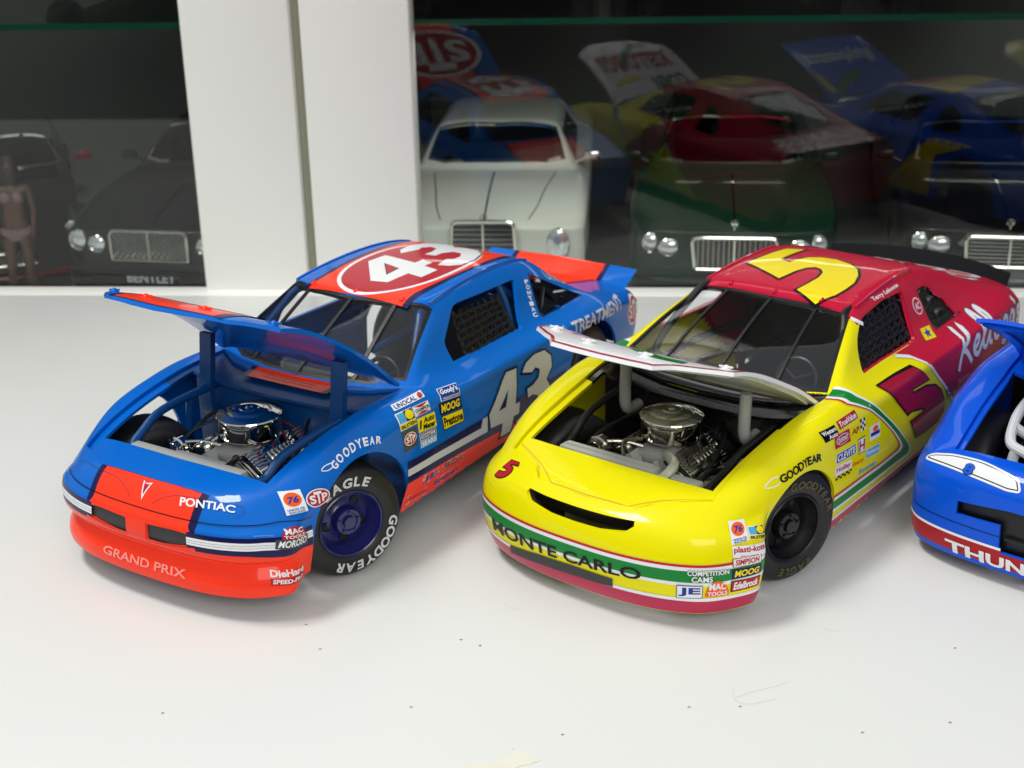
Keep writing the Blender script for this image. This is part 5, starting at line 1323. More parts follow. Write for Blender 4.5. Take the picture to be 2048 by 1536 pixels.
# sides: crimson rear, stripes
S5 = [(-5.99, 4.66), (-8.61, 4.53), (-9.47, 3.88), (-7.98, 4.0), (-8.13, 3.79), (-9.29, 3.69), (-10.07, 3.46), (-10.61, 3.09), (-10.98, 2.57), (-11.1, 2.14), (-10.8, 1.86), (-9.71, 1.86), (-8.76, 1.94), (-7.97, 2.81), (-9.06, 2.79), (-9.15, 2.91), (-8.82, 3.04), (-7.98, 3.22), (-7.67, 3.19)]
for sd in (1, -1):
    d = Decal('B', 'y', sd, lim=.2); d.layer = 1
    red = [(-7.13, 6.46), (-7.6, 6.12), (-8.4, 5.0), (-9.2, 4.68), (-9.6, 4.4), (-10.6, 3.5), (-11.6, 2.6), (-12.6, 1.7), (-13.2, .95), (-20.6, .95), (-20.75, 4.3), (-19, 4.6), (-17.4, 5.1), (-14.3, 6.1), (-12.6, 6.58), (-10, 6.75), (-8, 6.62)]
    # keep the paint off the glass: cut into pieces round the windows
    d.poly([(-7.02, 6.5), (-7.35, 6.27), (-7.65, 6.44), (-9.4, 6.54), (-11.05, 6.46), (-11.1, 6.5), (-11.1, 6.9), (-7.2, 6.9)], 'crimson_paint'); d.done('side_paint'); d = Decal('B', 'y', sd, lim=.2); d.layer = 1
    d.poly([(-10.98, 6.46), (-10.32, 4.92), (-8.3, 4.97), (-9.2, 4.7), (-9.6, 4.4), (-10.6, 3.5), (-11.6, 2.6), (-12.6, 1.7), (-13.2, .95), (-14.3, .95), (-20.6, .95), (-20.75, 4.3), (-19, 4.7), (-17.4, 5.3), (-14.2, 6.5), (-14.1, 4.75), (-11.9, 4.76), (-12.06, 6.25), (-12.1, 6.75), (-11.0, 6.9)], 'crimson_paint'); d.done('side_paint'); d = Decal('B', 'y', sd, lim=.2); d.layer = 1
    d.poly([(-12.08, 6.22), (-12.9, 6.18), (-13.72, 5.62), (-14.14, 4.76), (-14.3, 4.8), (-15.0, 6.4), (-12.0, 6.9)], 'crimson_paint'); d.done('side_paint')
    d = Decal('B', 'y', sd, lim=.2); d.layer = 3
    d.line([(-8.36, 4.93), (-9.15, 4.7), (-9.55, 4.42), (-10.6, 3.5), (-11.6, 2.6), (-12.6, 1.7), (-13.2, .95)], .1, 'white_paint')
    d.done('side_stripe'); d = Decal('B', 'y', sd, lim=.2); d.layer = 3
    d.poly([(-6.95, 6.42), (-7.1, 6.50), (-7.5, 6.24), (-7.38, 6.15)], 'white_paint'); d.done('side_stripe')
    d = Decal('B', 'y', sd, lim=.2); d.layer = 1
    outer = [(-4.5, 4.84), (-4.75, 4.66), (-5.06, 4.4), (-6.25, 3.47), (-7.53, 2.42), (-8.45, 1.68), (-8.62, 1.45), (-8.5, 1.3), (-7.5, 1.28), (-4.97, 1.45), (-2.05, 1.62)]
    inner = [(-3.62, 4.84), (-4.0, 4.68), (-4.6, 4.38), (-5.5, 3.75), (-6.52, 2.9), (-7.2, 2.28), (-7.34, 2.08), (-7.2, 1.98), (-5.87, 1.99), (-2.05, 2.2)]
    mid = lambda t: [(a[0] * (1 - t) + b[0] * t, a[1] * (1 - t) + b[1] * t) for a, b in zip(outer[:4] + outer[4:6] + outer[6:8] + outer[9:], inner)]
    def wide(a, b, mt, lift):
        A, B_ = mid(a), mid(b); d.poly(A + B_[::-1], mt, lift)
    wide(0, 1, 'white_paint', .008); wide(.2, .78, 'green_paint', .012); wide(1.0, 1.14, 'crimson_paint', .010); d.done('side_stripe')
    d = Decal('B', 'z', lim=.15); d.layer = 1
    for t0, t1, mt, lf in ((0, 1, 'white_paint', .008), (.2, .78, 'green_paint', .012), (1.0, 1.14, 'crimson_paint', .010)):
        A0, A1 = (-4.55, 4.66), (-4.1, 3.98); B0, B1 = (-3.62, 4.66), (-3.42, 4.0)
        lp = lambda P, Q, t: (P[0] + (Q[0] - P[0]) * t, (P[1] + (Q[1] - P[1]) * t) * sd)
        d.poly([lp(A0, B0, t0), lp(A0, B0, t1), lp(A1, B1, t1), lp(A1, B1, t0)], mt, lf)
    d.done('side_stripe')
    d = Decal('B', 'y', sd, lim=.2)
    d.poly([(-1.95, 1.24), (-7, 1.06), (-12.6, 1.0), (-12.6, .78), (-7, .78), (-1.95, .7)], 'pink_paint'); d.done('sill_paint'); d = Decal('B', 'y', sd, lim=.2); d.poly([(-1.95, 1.36), (-7, 1.15), (-12.6, 1.08), (-12.6, 1.0), (-7, 1.06), (-1.95, 1.24)], 'white_paint'); d.done('sill_paint')
    d = Decal('B', 'y', sd, lim=.2); d.layer = 5
    P5 = S5 if sd > 0 else [(-17.0 - x, z) for x, z in S5]
    d.poly(scale_poly(P5, .07), 'decal_black'); d.poly(P5, 'maroon_decal'); d.done('number_decal')
# roof and rear deck
d = Decal('B', 'z', lim=.2)
d.poly([(-7.13, -3.02), (-7.14, 0), (-7.13, 3.02), (-8.4, 3.1), (-11, 3.05), (-13.2, 3.08), (-13.3, 2.7), (-13.22, 0), (-13.3, -2.7), (-13.2, -3.08), (-11, -3.05), (-8.4, -3.1)], 'crimson_paint'); d.done('roof_paint')
d = Decal('B', 'z', lim=.2); d.layer = 2
d.poly([(-13.3, 2.85), (-13.7, 2.9), (-16.9, 3.25), (-17.4, 3.0), (-17.62, 2.6), (-17.7, 0), (-17.62, -2.6), (-17.4, -3.0), (-16.9, -3.25), (-13.7, -2.9), (-13.3, -2.85), (-13.2, -3.5), (-16.5, -4.5), (-19.5, -4.6), (-20.5, -3.4), (-20.65, 0), (-20.5, 3.4), (-19.5, 4.6), (-16.5, 4.5), (-13.2, 3.5)], 'crimson_paint', .004); d.done('deck_paint')
d = Decal('B', 'rx', lim=.2); d.poly([(-4.6, 4.5), (-4.6, 1.2), (4.6, 1.2), (4.6, 4.5)], 'crimson_paint'); d.done('tail_paint')
d = Decal('B', 'z', lim=.2); d.layer = 3
d.text('CORN', [(-19.2, 3.0), (-19.2, -3.0), (-20.1, -3.0), (-20.1, 3.0)], 'white_paint', bold=.05); d.text('FLAKES', [(-17.9, 3.2), (-17.9, -3.2), (-18.9, -3.2), (-18.9, 3.2)], 'white_paint', bold=.05); d.done('lettering')
d = Decal('B', 'z', lim=.2); d.layer = 3; d.poly(scale_poly(G5, .11), 'decal_black'); d.poly(G5, 'decal_yellow'); d.done('number_decal')
# left side sponsors
d = Decal('B', 'y', lim=.2); d.layer = 3; q = [(-8.75, 6.72), (-10.95, 6.70), (-10.95, 6.55), (-8.85, 6.55)]; d.text('Terry Labonte', q, 'white_paint', bold=.04); d.done('lettering')
d = Decal('B', 'y', lim=.2); d.layer = 4; q = [(-11.25, 6.05), (-11.95, 6.02), (-11.85, 5.45), (-11.2, 5.5)]; d.shape(q, UE, 'white_paint'); d.shape(q, ellipse(.5, .5, .43, .43), 'crimson_paint'); d.text('AC', q, 'white_paint', (.22, .3, .78, .7), .04); d.done('sponsor_sticker')
d = Decal('B', 'y', lim=.2); d.layer = 4; q = [(-10.95, 5.12), (-11.72, 5.06), (-11.6, 4.7), (-10.82, 4.77)]; d.quad(q, 'decal_yellow'); d.shape(q, [(.5, .9), (.62, .62), (.85, .6), (.66, .42), (.7, .12), (.5, .28), (.32, .12), (.36, .42), (.16, .6), (.4, .62)], 'decal_blue'); d.done('sponsor_sticker')
BS = [([(-1.35, 4.65), (-2.24, 4.63), (-2.35, 4.27), (-1.45, 4.31)], 'decal_black', None, None, None), ([(-2.41, 4.66), (-3.75, 4.63), (-3.78, 4.37), (-2.43, 4.41)], 'decal_red', 'TrueValue', 'white_paint', None),
      ([(-3.16, 4.21), (-3.8, 4.16), (-3.85, 3.82), (-3.16, 3.93)], 'yellow_paint', 'AP', 'maroon_decal', None), ([(-2.07, 3.72), (-3.5, 3.6), (-3.5, 3.25), (-2.0, 3.4)], 'decal_blue', 'CLEVITE', 'white_paint', 'white_paint'),
      ([(-3.64, 3.66), (-4.21, 3.62), (-4.2, 3.07), (-3.68, 3.13)], 'white_paint', 'H', 'decal_red', 'decal_black'), ([(-1.95, 3.32), (-3.11, 3.19), (-3.15, 2.86), (-1.96, 3.0)], 'white_paint', 'Holley', 'decal_red', None),
      ([(-3.17, 3.03), (-4.16, 2.93), (-4.18, 2.66), (-3.15, 2.79)], None, 'Sharp', 'decal_orange', None), ([(-4.25, 3.08), (-5.37, 2.94), (-5.38, 2.6), (-4.25, 2.76)], 'decal_sky', 'Raybestos', 'white_paint', 'white_paint'),
      ([(-3.71, 2.59), (-5.26, 2.43), (-5.4, 2.1), (-3.8, 2.28)], None, 'Bowman', 'decal_sky', None), ([(-4.56, 3.77), (-5.37, 3.72), (-5.35, 3.19), (-4.53, 3.29)], 'white_paint', None, None, None)]
for q, bg, t, fg, fr_ in BS: simple('B', q, bg, t, fg, frame=fr_, shear=.1)
d = Decal('B', 'y'); d.layer = 3; q = BS[0][0]; d.text('Western', q, 'white_paint', (.06, .54, .94, .9), .05); d.text('Auto', q, 'white_paint', (.3, .1, .9, .46), .05); d.done('lettering')
d = Decal('B', 'y'); d.layer = 3; q = BS[-1][0]; d.shape(q, ellipse(.55, .72, .25, .18), 'decal_orange'); d.quad(q, 'decal_blue', (.08, .28, .92, .52)); d.done('sponsor_sticker')
d = Decal('B', 'y'); d.layer = 3; q = [(-2.0, 4.34), (-3.02, 4.27), (-3.08, 3.82), (-1.99, 3.92)]; d.quad(q, 'decal_red'); d.shape(q, ellipse(.5, .52, .44, .38), 'white_paint'); d.shape(q, ellipse(.5, .52, .41, .33), 'decal_red'); d.text('DUPONT', q, 'white_paint', (.18, .34, .82, .7), .04); d.done('sponsor_sticker')
d = Decal('B', 'y'); d.layer = 3; q = [(-1.96, 2.98), (-3.15, 2.85), (-3.17, 2.7), (-1.97, 2.85)]
for k in range(8): d.quad(q, 'decal_black', (k / 8, .5 * (k % 2), (k + 1) / 8, .5 * (k % 2) + .5)); d.layer = 3
d.done('sponsor_sticker')
d = Decal('B', 'y'); d.layer = 3; q = [(-3.85, 4.28), (-4.2, 4.25), (-4.22, 3.84), (-3.88, 3.86)]
for i in range(3):
    for j in range(4): d.quad(q, 'decal_black' if (i + j) % 2 else 'white_paint', (i / 3, j / 4, (i + 1) / 3, (j + 1) / 4)); d.layer = 3
d.done('sponsor_sticker')
arch_text('B', 'GOODYEAR', [(1.08, 3.84), (.49, 3.89), (-.09, 3.95), (-.51, 3.95), (-1.1, 3.86)], [(1.12, 4.06), (.49, 4.13), (-.09, 4.2), (-.55, 4.2), (-1.15, 4.1)], 'decal_black')
d = Decal('B', 'y', lim=.2); d.layer = 2; d.line([(1.12, 3.9), (1.4, 3.84), (1.72, 3.9), (1.4, 4.04), (1.1, 4.06)], .03, 'white_paint', sub=5); d.done('lettering')
# script lettering on the rear quarter, stroke by stroke
KX, KZ = -12.3, 3.3
SC = [[(0, 0), (.25, .75), (.45, 1.5)], [(.95, 1.45), (.6, 1.0), (.3, .78), (.6, .55), (.95, .02)], [(1.1, .45), (1.4, .62), (1.42, .9), (1.22, .92), (1.1, .6), (1.2, .28), (1.45, .2), (1.7, .5)], [(1.7, .5), (2.05, 1.25), (2.05, 1.5), (1.9, 1.5), (1.82, .9), (1.85, .35), (2.05, .25), (2.2, .5)], [(2.2, .5), (2.55, 1.25), (2.55, 1.5), (2.4, 1.5), (2.32, .9), (2.35, .35), (2.55, .25)],
      [(2.95, .9), (2.75, .75), (2.75, .4), (2.95, .28), (3.15, .5), (3.15, .8), (2.95, .9)], [(3.75, .85), (3.5, .9), (3.4, .6), (3.5, .35), (3.7, .45), (3.78, .85), (3.75, .2), (3.6, -.15), (3.35, -.05)], [(4.4, .85), (4.15, .9), (4.05, .6), (4.15, .35), (4.35, .45), (4.43, .85), (4.4, .2), (4.25, -.15), (4.0, -.05)], [(4.65, 1.3), (4.72, 1.05)], [(5.1, .8), (4.9, .85), (4.85, .65), (5.1, .45), (5.0, .25), (4.8, .3)]]
d = Decal('B', 'y', lim=.2)
for k, mt, w in ((0, 'decal_grey', .30), (1, 'white_paint', .22)):
    for st_ in SC:
        d.line([(KX - x * 1.32, KZ + z * .95 - .02 * x) for x, z in st_], w, mt, sub=5, lift=.014 + .006 * k)
d.done('lettering')
for q, t in (([(-12.26, 3.0), (-13.5, 2.9), (-13.5, 2.68), (-12.3, 2.75)], 'FROSTED'), ([(-12.3, 2.72), (-13.5, 2.64), (-13.5, 2.42), (-12.4, 2.48)], 'FLAKES')):
    d = Decal('B', 'y', lim=.2); d.layer = 3; d.text(t, q, 'salmon_decal', bold=.03); d.done('lettering')
d = Decal('B', 'y', lim=.2); d.layer = 3; q = [(-11.05, 3.0), (-11.9, 2.95), (-12.05, 2.45), (-11.15, 2.5)]; d.text('POP', q, 'decal_grey', (.05, .5, .95, .95), .05); d.text('CORN', q, 'decal_grey', (.05, 0, .95, .45), .05); d.done('lettering')
# hood B artwork
hb = [(4.12, 0), (4.08, 1.0), (3.98, 1.8), (3.5, 2.24), (3.14, 2.76), (2.46, 3.56), (1.0, 3.66), (-1.0, 3.74), (-3.1, 3.9)]
d = Decal('B', 'z', parent=hood_b, lim=.2); d.layer = 2; d.line(hb[::-1] + [(x, -y) for x, y in hb[1:]], .1, 'decal_red'); d.done('hood_stripe')
d = Decal('B', 'z', parent=hood_b, lim=.2); d.layer = 3; d.text('KELLOGGS', [(.2, 2.8), (.2, -2.8), (2.0, -2.8), (2.0, 2.8)], 'decal_red', bold=.04); d.done('lettering')
d = Decal('B', 'z', parent=hood_b, lim=.2); d.layer = 3; d.line([(2.9, 2.2), (3.0, 1.3), (2.4, .3), (1.6, -.4), (.6, -1.2)], .5, 'green_paint', sub=6); d.line([(-1.2, -2.6), (-.7, -1.6), (-.6, -.4)], .4, 'decal_yellow', sub=6); d.text('CORN', [(-2.2, 3.0), (-2.2, .4), (-.6, .4), (-.6, 3.0)], 'decal_grey', bold=.05); d.done('hood_emblem')
# panel lines of the nose ledge
LB = bvh_of(bpy.data.objects['hood_ledge.001'].data)
for sg in (1, -1):
    d = Decal('B', 'z', bv=LB, lim=.2)
    for pts_, w_, mt_, lf_ in (([(3.0, 3.58 * sg), (3.72, 2.25 * sg), (4.30, 1.42 * sg), (4.36, 0)], .035, 'gold_decal', None), ([(2.98, 3.66 * sg), (3.74, 2.36 * sg), (4.36, 1.5 * sg), (4.42, 0)], .025, 'yellow_paint', .03), ([(3.74, 2.36 * sg), (4.1, 2.05 * sg), (4.5, 1.82 * sg)], .03, 'gold_decal', None)):
        d = Decal('B', 'z', bv=LB, lim=.2); d.line(pts_, w_, mt_, lift=lf_); d.done('ledge_line')
# grille inserts
for sg in (1, -1):
    gi = boolean(solid(OUT_A, 0.05, 0.16, (3, 6, -4, 4, 1.5, 3.4)), [cut_x(scale_poly([(a * sg, b) for a, b in grA], .05), 3.2, 6.5)], 'INTERSECT')
    new_obj('grille_insert', finish(gi, 'grille_black'), car_a)
g = MB(); ptsg = [(-2.1 + 4.2 * k / 20) for k in range(21)]
for k in range(20):
    a, b = ptsg[k], ptsg[k + 1]; xa, xb = 4.62 - .07 * a * a, 4.62 - .07 * b * b
    g.add([(xa, a, 2.7), (xb, b, 2.7), (xb, b, 3.3), (xa, a, 3.3)], [(0, 1, 2, 3)])
g.build('grille_insert', 'black_plastic', car_b)

for o in [hood_a] + list(hood_a.children):                # the front of the hood rolls over
    for v in o.data.vertices:
        dx = max(0.0, v.co.x / CM - 1.3); v.co.z -= 0.07 * dx * dx * CM
    o.data.update()
for o in [hood_b] + list(hood_b.children):
    for v in o.data.vertices:
        dx = max(0.0, v.co.x / CM - 1.0); v.co.z -= 0.045 * dx * dx * CM
    o.data.update()
# ---------------------------- car at the right edge
bandz('C', 'bumper_stripe', [(.42, 1.30, 'red_paint', 0), (1.29, 1.38, 'white_paint', 1)], -74, -17.6, 50)
bandz('C', 'bumper_stripe', [(.42, 1.30, 'red_paint', 0), (1.29, 1.38, 'white_paint', 1)], 17.6, 74, 50)
bandz('C', 'bumper_stripe', [(.42, 1.19, 'red_paint', 0)], -17.7, 17.7, 24)
bandz('C', 'panel_gap', [(1.74, 1.765, 'decal_black', 1)], -74, -18, 40)
for sg in (-1, 1):
    P = [(-4.32, -.26), (-4.1, -.16), (-3.44, -.1), (-2.4, -.16), (-1.5, -.4), (-1.2, -.5), (-1.05, -.82), (-1.4, -.84), (-2.7, -.62), (-3.6, -.44), (-4.15, -.33)]
    P = [(y * -sg, b) for y, b in P]
    d = Decal('C', 'diag', lim=.15); d.layer = 2
    P = rpoly(P, (.1, .1, .2, .3, .15, .1, .06, .1, .2, .2, .1)); d.poly(scale_poly(P, .07), 'white_paint', .006); d.poly(P, 'decal_black', .011); d.poly(scale_poly(P, -.035), 'white_paint', .016)
    d.done('nose_stripe')
    q = [(-2.86, -.28), (-2.56, -.34), (-2.62, -.68), (-2.92, -.64)] if sg < 0 else [(2.56, -.34), (2.86, -.28), (2.92, -.64), (2.62, -.68)]
    d = Decal('C', 'diag', lim=.15); d.layer = 6; d.text('8', q, 'decal_black', (-.08, -.06, 1.08, 1.06), .12); d.text('8', q, 'royal_paint', bold=.05); d.done('number_decal')
d = Decal('C', 'cyl', unit=CYU, lim=.15); d.layer = 4; d.text('THUNDERBIRD', [(-39, 1.08), (39, 1.08), (39, .66), (-39, .66)], 'white_paint', bold=.05); d.done('lettering')
gi = boolean(solid(OUT_C, 0.25, 0.4, (3, 6, -4, 4, .6, 3.4)), [cut_x(scale_poly(GRC, .1), 3.0, 7)], 'INTERSECT'); new_obj('grille_insert', finish(gi, 'black_plastic'), car_c)
MB().box((4.1, -1.3, 1.62), (4.6, 1.3, 1.72), bev=.03).build('grille_bar', 'black_plastic', car_c)

d = Decal('C', 'z', parent=hood_c, lim=.3); d.layer = 2; d.text('Raybestos', [(.6, 3.0), (.6, -3.0), (2.4, -3.0), (2.4, 3.0)], 'white_paint', bold=.03, shear=.2); d.done('lettering')
d = Decal('C', 'z', parent=hood_c, lim=.3); d.layer = 2; d.line([(-2.2, -2.6), (-1.0, -1.2), (-.4, .6)], .7, 'green_paint', sub=4); d.line([(-.2, -3.3), (-2.0, -2.9)], .6, 'decal_yellow'); d.done('hood_emblem')
d = Decal('C', 'z', lim=.3); d.poly([(-7.2, -2.8), (-7.2, 2.8), (-9.0, 2.8), (-9.6, -2.8)], 'decal_red'); d.poly([(-9.6, -2.8), (-9.0, 2.8), (-11.0, 2.8), (-12.2, -2.8)], 'decal_yellow'); d.done('roof_stripe')
for sd in (1, -1):
    d = Decal('C', 'y', sd, lim=.3); d.poly([(-12.6, 4.5), (-15.8, 4.5), (-13.2, 3.6), (-12.8, 1.0), (-9.0, 1.0)], 'decal_yellow'); d.done('side_stripe')
# ------------------------------------------------------------------ model cars and figurine inside the cabinet
paint('ivory_paint', (214, 216, 206)); paint('forest_paint', (18, 44, 30)); paint('charcoal_paint', (38, 38, 40)); paint('ink_paint', (12, 12, 16)); paint('ruby_paint', (110, 8, 20)); paint('graphite_paint', (120, 122, 124))
mat('lamp_glass', (216, 220, 224), rough=0.06, metal=0.7); mat('lamp_red', (200, 16, 24), rough=0.1, coat=1.0)
mat('skin', (80, 50, 38), rough=0.5); mat('bikini', (120, 92, 100), rough=0.6); mat('hair_dark', (20, 16, 15), rough=0.5); mat('mesh_grey', (96, 98, 98), rough=0.4, metal=0.6, bump=1.0, bscale=1600)

def sedan_cage(rnd, hz, roofz, noz, W=5.3, ws=(-8.9, -12.0), low=1.0, L=30.4):
    """rnd: how far the nose corners sweep back; hz: hood height at cowl; noz: nose height"""
    k = W / 5.3
    Y = lambda *a: tuple(q * k for q in a)
    w0, w1 = ws
    sw = lambda *f: tuple(-rnd * q for q in f)
    S = [
     row(tuple(a for a in sw(0, .04, .16, .36, .6, 1.0, 1.7)), Y(0, 1.6, 2.9, 3.8, 4.4, 4.85, 5.12), (noz, noz, noz - .02, noz - .05, noz - .1, noz - .18, noz - .3)),
     row(tuple(a - 1.1 for a in sw(0, .03, .1, .25, .4, .7, 1.1)), Y(0, 1.6, 2.9, 3.85, 4.5, 4.95, 5.24), (noz + .28, noz + .27, noz + .22, noz + .14, noz + .06, noz - .05, noz - .3)),
     row((-4.5,) * 7, Y(0, 1.6, 2.95, 3.95, 4.6, 5.05, 5.32), (hz - .2, hz - .2, hz - .26, hz - .36, hz - .4, hz - .55, hz - .9)),
     row(tuple(w0 + .7 - a for a in (0, .05, .15, .3, .4, .4, .4)), Y(0, 1.6, 3.0, 4.1, 4.6, 5.0, 5.34), (hz, hz, hz - .04, hz - .1, hz - .14, hz - .3, hz - .8)),
     row(tuple(w0 - a for a in (0, .05, .2, .45, .5, .5, .5)), Y(0, 1.6, 3.0, 4.1, 4.45, 4.85, 5.34), (hz + .18, hz + .18, hz + .14, hz + .06, hz - .08, hz - .3, hz - .8)),
     row(tuple((w0 + w1) / 2 - a for a in (0, .05, .15, .3, .4, .4, .4)), Y(0, 1.5, 2.8, 3.75, 4.15, 4.8, 5.34), ((hz + roofz) / 2 + .1, (hz + roofz) / 2 + .1, (hz + roofz) / 2 + .05, (hz + roofz) / 2 - .05, hz + .8, hz - .25, hz - .8)),
     row(tuple(w1 - a for a in (0, .03, .1, .2, .3, .3, .3)), Y(0, 1.5, 2.7, 3.5, 3.95, 4.75, 5.34), (roofz - .25, roofz - .26, roofz - .32, roofz - .5, hz + 1.2, hz - .25, hz - .8)),
     row((w1 - 1.2,) * 7, Y(0, 1.5, 2.7, 3.45, 3.9, 4.75, 5.34), (roofz - .04, roofz - .05, roofz - .12, roofz - .35, hz + 1.25, hz - .25, hz - .8)),
     row((w1 - 5.5,) * 7, Y(0, 1.5, 2.7, 3.45, 3.9, 4.75, 5.34), (roofz, roofz - .02, roofz - .1, roofz - .34, hz + 1.2, hz - .25, hz - .8)),
     row((w1 - 9.5,) * 7, Y(0, 1.5, 2.7, 3.45, 3.9, 4.75, 5.34), (roofz - .4, roofz - .42, roofz - .5, roofz - .7, hz + 1.0, hz - .25, hz - .8)),
     row((w1 - 12.4,) * 7, Y(0, 1.6, 2.9, 3.8, 4.3, 4.8, 5.3), (hz + .5, hz + .5, hz + .45, hz + .3, hz + .1, hz - .25, hz - .8)),
     row((-L + 1.4,) * 7, Y(0, 1.6, 2.9, 3.9, 4.4, 4.85, 5.2), (hz - .15, hz - .15, hz - .18, hz - .25, hz - .3, hz - .45, hz - .95)),
     row((-L,) * 7, Y(0, 1.6, 2.8, 3.7, 4.2, 4.6, 4.9), (hz - .7, hz - .7, hz - .72, hz - .8, hz - .85, hz - .95, hz - 1.3))]
    z0 = noz
    fz = [z0 + (low - z0) * q for q in (0, .12, .34, .54, .72, .88, 1.0)]
    return make_cage(S, fz, (0, .08, .14, .16, .3, .28, .1), [(0, low), (-4, 1.15), (-L, 1.15)], [(hz, 5.1 * k), (hz - .8, 5.34 * k), (4, 5.36 * k), (3, 5.36 * k), (2, 5.28 * k), (1, 5.1 * k)],
                     [hz - .7 + (1.3 - hz + .7) * q for q in (0, .15, .35, .55, .72, .88, 1)], (0, .05, .1, .1, .05, 0, -.1), level=2)

def sedan(name, label, body, rnd, hz, roofz, noz, x, y, rz, grille, lamps, low_mat=None, W=5.3, ws=(-8.9, -12.0), z=CZ0, badge=None, plate=None, chrome_bumper=False, mirror=True, tint='smoke_screen', axle=-5.2):
    out = sedan_cage(rnd, hz, roofz, noz, W, ws)
    bv = bvh_of(out)
    p = cab_pt(x, y, z)
    car = thing(name, label, 'model car', p, math.radians(-90) + CAB_A + math.radians(rz), 'model cars kept in the cabinet')
    k = W / 5.3
    wsp = sym([(ws[0] - .15, 0), (ws[0] - .2, 1.6 * k), (ws[0] - .35, 3.0 * k), (ws[0] - .75, 3.95 * k), (ws[1] - .05, 3.4 * k), (ws[1] - .1, 1.6 * k), (ws[1], 0)])
    win = rpoly([(ws[0] - 1.5, hz - .05), (ws[1] - .3, roofz - .75), (ws[1] - 8.6, roofz - .9), (ws[1] - 9.6, hz + .1)], .2)
    cuts = [cut_z(wsp, hz - .4, 12)]
    for s in (1, -1):
        cuts.append(cut_y(win, 2.9, 8, s))
        for ax in (axle, -24.2): cuts.append(wheel_cut(ax, 1.85, 2.15, s))
    me = safe_cut(solid(out, 0, .12), join_cuts(cuts))
    new_obj('body', finish(me, body), car)
    g = new_obj('windshield', finish(panel(out, scale_poly(wsp, .04), .04, .09, lo=hz - .4, hi=12), tint), car)
    new_obj('screen_frame', finish(panel(out, scale_poly(wsp, .02), -.02, .1, scale_poly(wsp, -.12), hz - .4, 12), 'chrome'), g)
    for s in (1, -1): new_obj('side_window', finish(panel_y(out, scale_poly(win, .04), .04, .09, s), tint), car)
    MB().box((-29.5, -4.7 * k, .9), (-.6, 4.7 * k, 1.2)).box((ws[0] + .5, -4.6 * k, 1.2), (ws[0] + .3, 4.6 * k, hz - .5)).build('floor_pan', 'bay_black', car)
    MB().box((ws[1] - 3.5, -4.0 * k, 1.4), (ws[1] - 2.6, 4.0 * k, hz + .6), bev=.3).box((ws[1] - 3.5, -4 * k, 1.4), (ws[1] - .6, 4 * k, 3.2), bev=.3).build('seat', 'black_plastic', car)
    for ax in (axle, -24.2):
        for s in (1, -1):
            mb = MB().lathe([(.9, -.1), (1.1, 0), (1.5, .05), (1.75, -.05), (1.85, -.3), (1.85, -1.1), (1.7, -1.3), (.9, -1.3)], axis='Y', n=32, cap=False)
            w = mb.build('wheel', 'tyre_rubber', car); w.matrix_local = Matrix.Translation(Vector((ax, 5.15 * k * s, 1.85)) * CM) @ Matrix.Rotation(0 if s > 0 else math.pi, 4, 'Z')
            MB().lathe([(1.12, 0), (.95, -.1), (.5, -.05), (.3, .05), (0, .06)], axis='Y', n=24, cap=False).build('rim', 'dull_chrome', w)
    def front(yy, zz):
        h = bv.ray_cast(Vector((6, yy, zz)) * CM, Vector((-1, 0, 0)))
        return (h[0] / CM) if h[0] is not None else Vector((-.5, yy, zz))
    # grille: chrome surround, dark back, bars
    gw0, gw1, gz0, gz1, kind = grille
    fx = front(0, (gz0 + gz1) / 2).x
    gpol = rpoly([(-gw0, gz0), (gw0, gz0), (gw1, gz1), (-gw1, gz1)], (.15, .15, .35, .35))
    lean = Matrix.Identity(4)
    gr = MB().prism(scale_poly(gpol, -.1), fx + .02, fx + .12, 'X').build('grille', 'mesh_grey' if kind == 'mesh' else 'grille_black', car)
    fr_ = MB()
    pts = [(fx + .14, a, b) for a, b in gpol]
    fr_.tube(pts, .11, n=8, closed=True); fr_.build('grille_frame', 'chrome' if kind != 'mesh' else 'dull_chrome', gr)
    if kind == 'vert':
        n = 15
        for i in range(n):
            t = -1 + 2 * (i + .5) / n
            MB().box((fx + .1, t * gw0 - .025, gz0 + .06), (fx + .2, t * gw0 + .025, gz1 - .08)).build('grille_bar', 'dull_chrome', gr)
        MB().box((fx + .1, -.05, gz0), (fx + .24, .05, gz1)).build('grille_bar', 'chrome', gr)
    elif kind == 'horiz':
        for i in range(8):
            zz = gz0 + (gz1 - gz0) * (i + .5) / 8
            MB().box((fx + .1, -gw0 + .08, zz - .025), (fx + .2, gw0 - .08, zz + .025)).build('grille_bar', 'dull_chrome', gr)
        MB().box((fx + .1, -.05, gz0), (fx + .24, .05, gz1)).build('grille_bar', 'chrome', gr)
    else:
        MB().box((fx + .1, -.06, gz0), (fx + .2, .06, gz1)).build('grille_bar', 'dull_chrome', gr)
        for i in range(14):
            for sg in (1, -1):
                yy = -gw0 + 2 * gw0 * i / 13; 
                a0, a1 = (yy, gz0 + .05), (yy + sg * (gz1 - gz0) * .8, gz1 - .05)
                if abs(a1[0]) < gw0: MB().tube([(fx + .14, a0[0], a0[1]), (fx + .14, a1[0], a1[1])], .02, n=4).build('grille_bar', 'dull_chrome', gr)
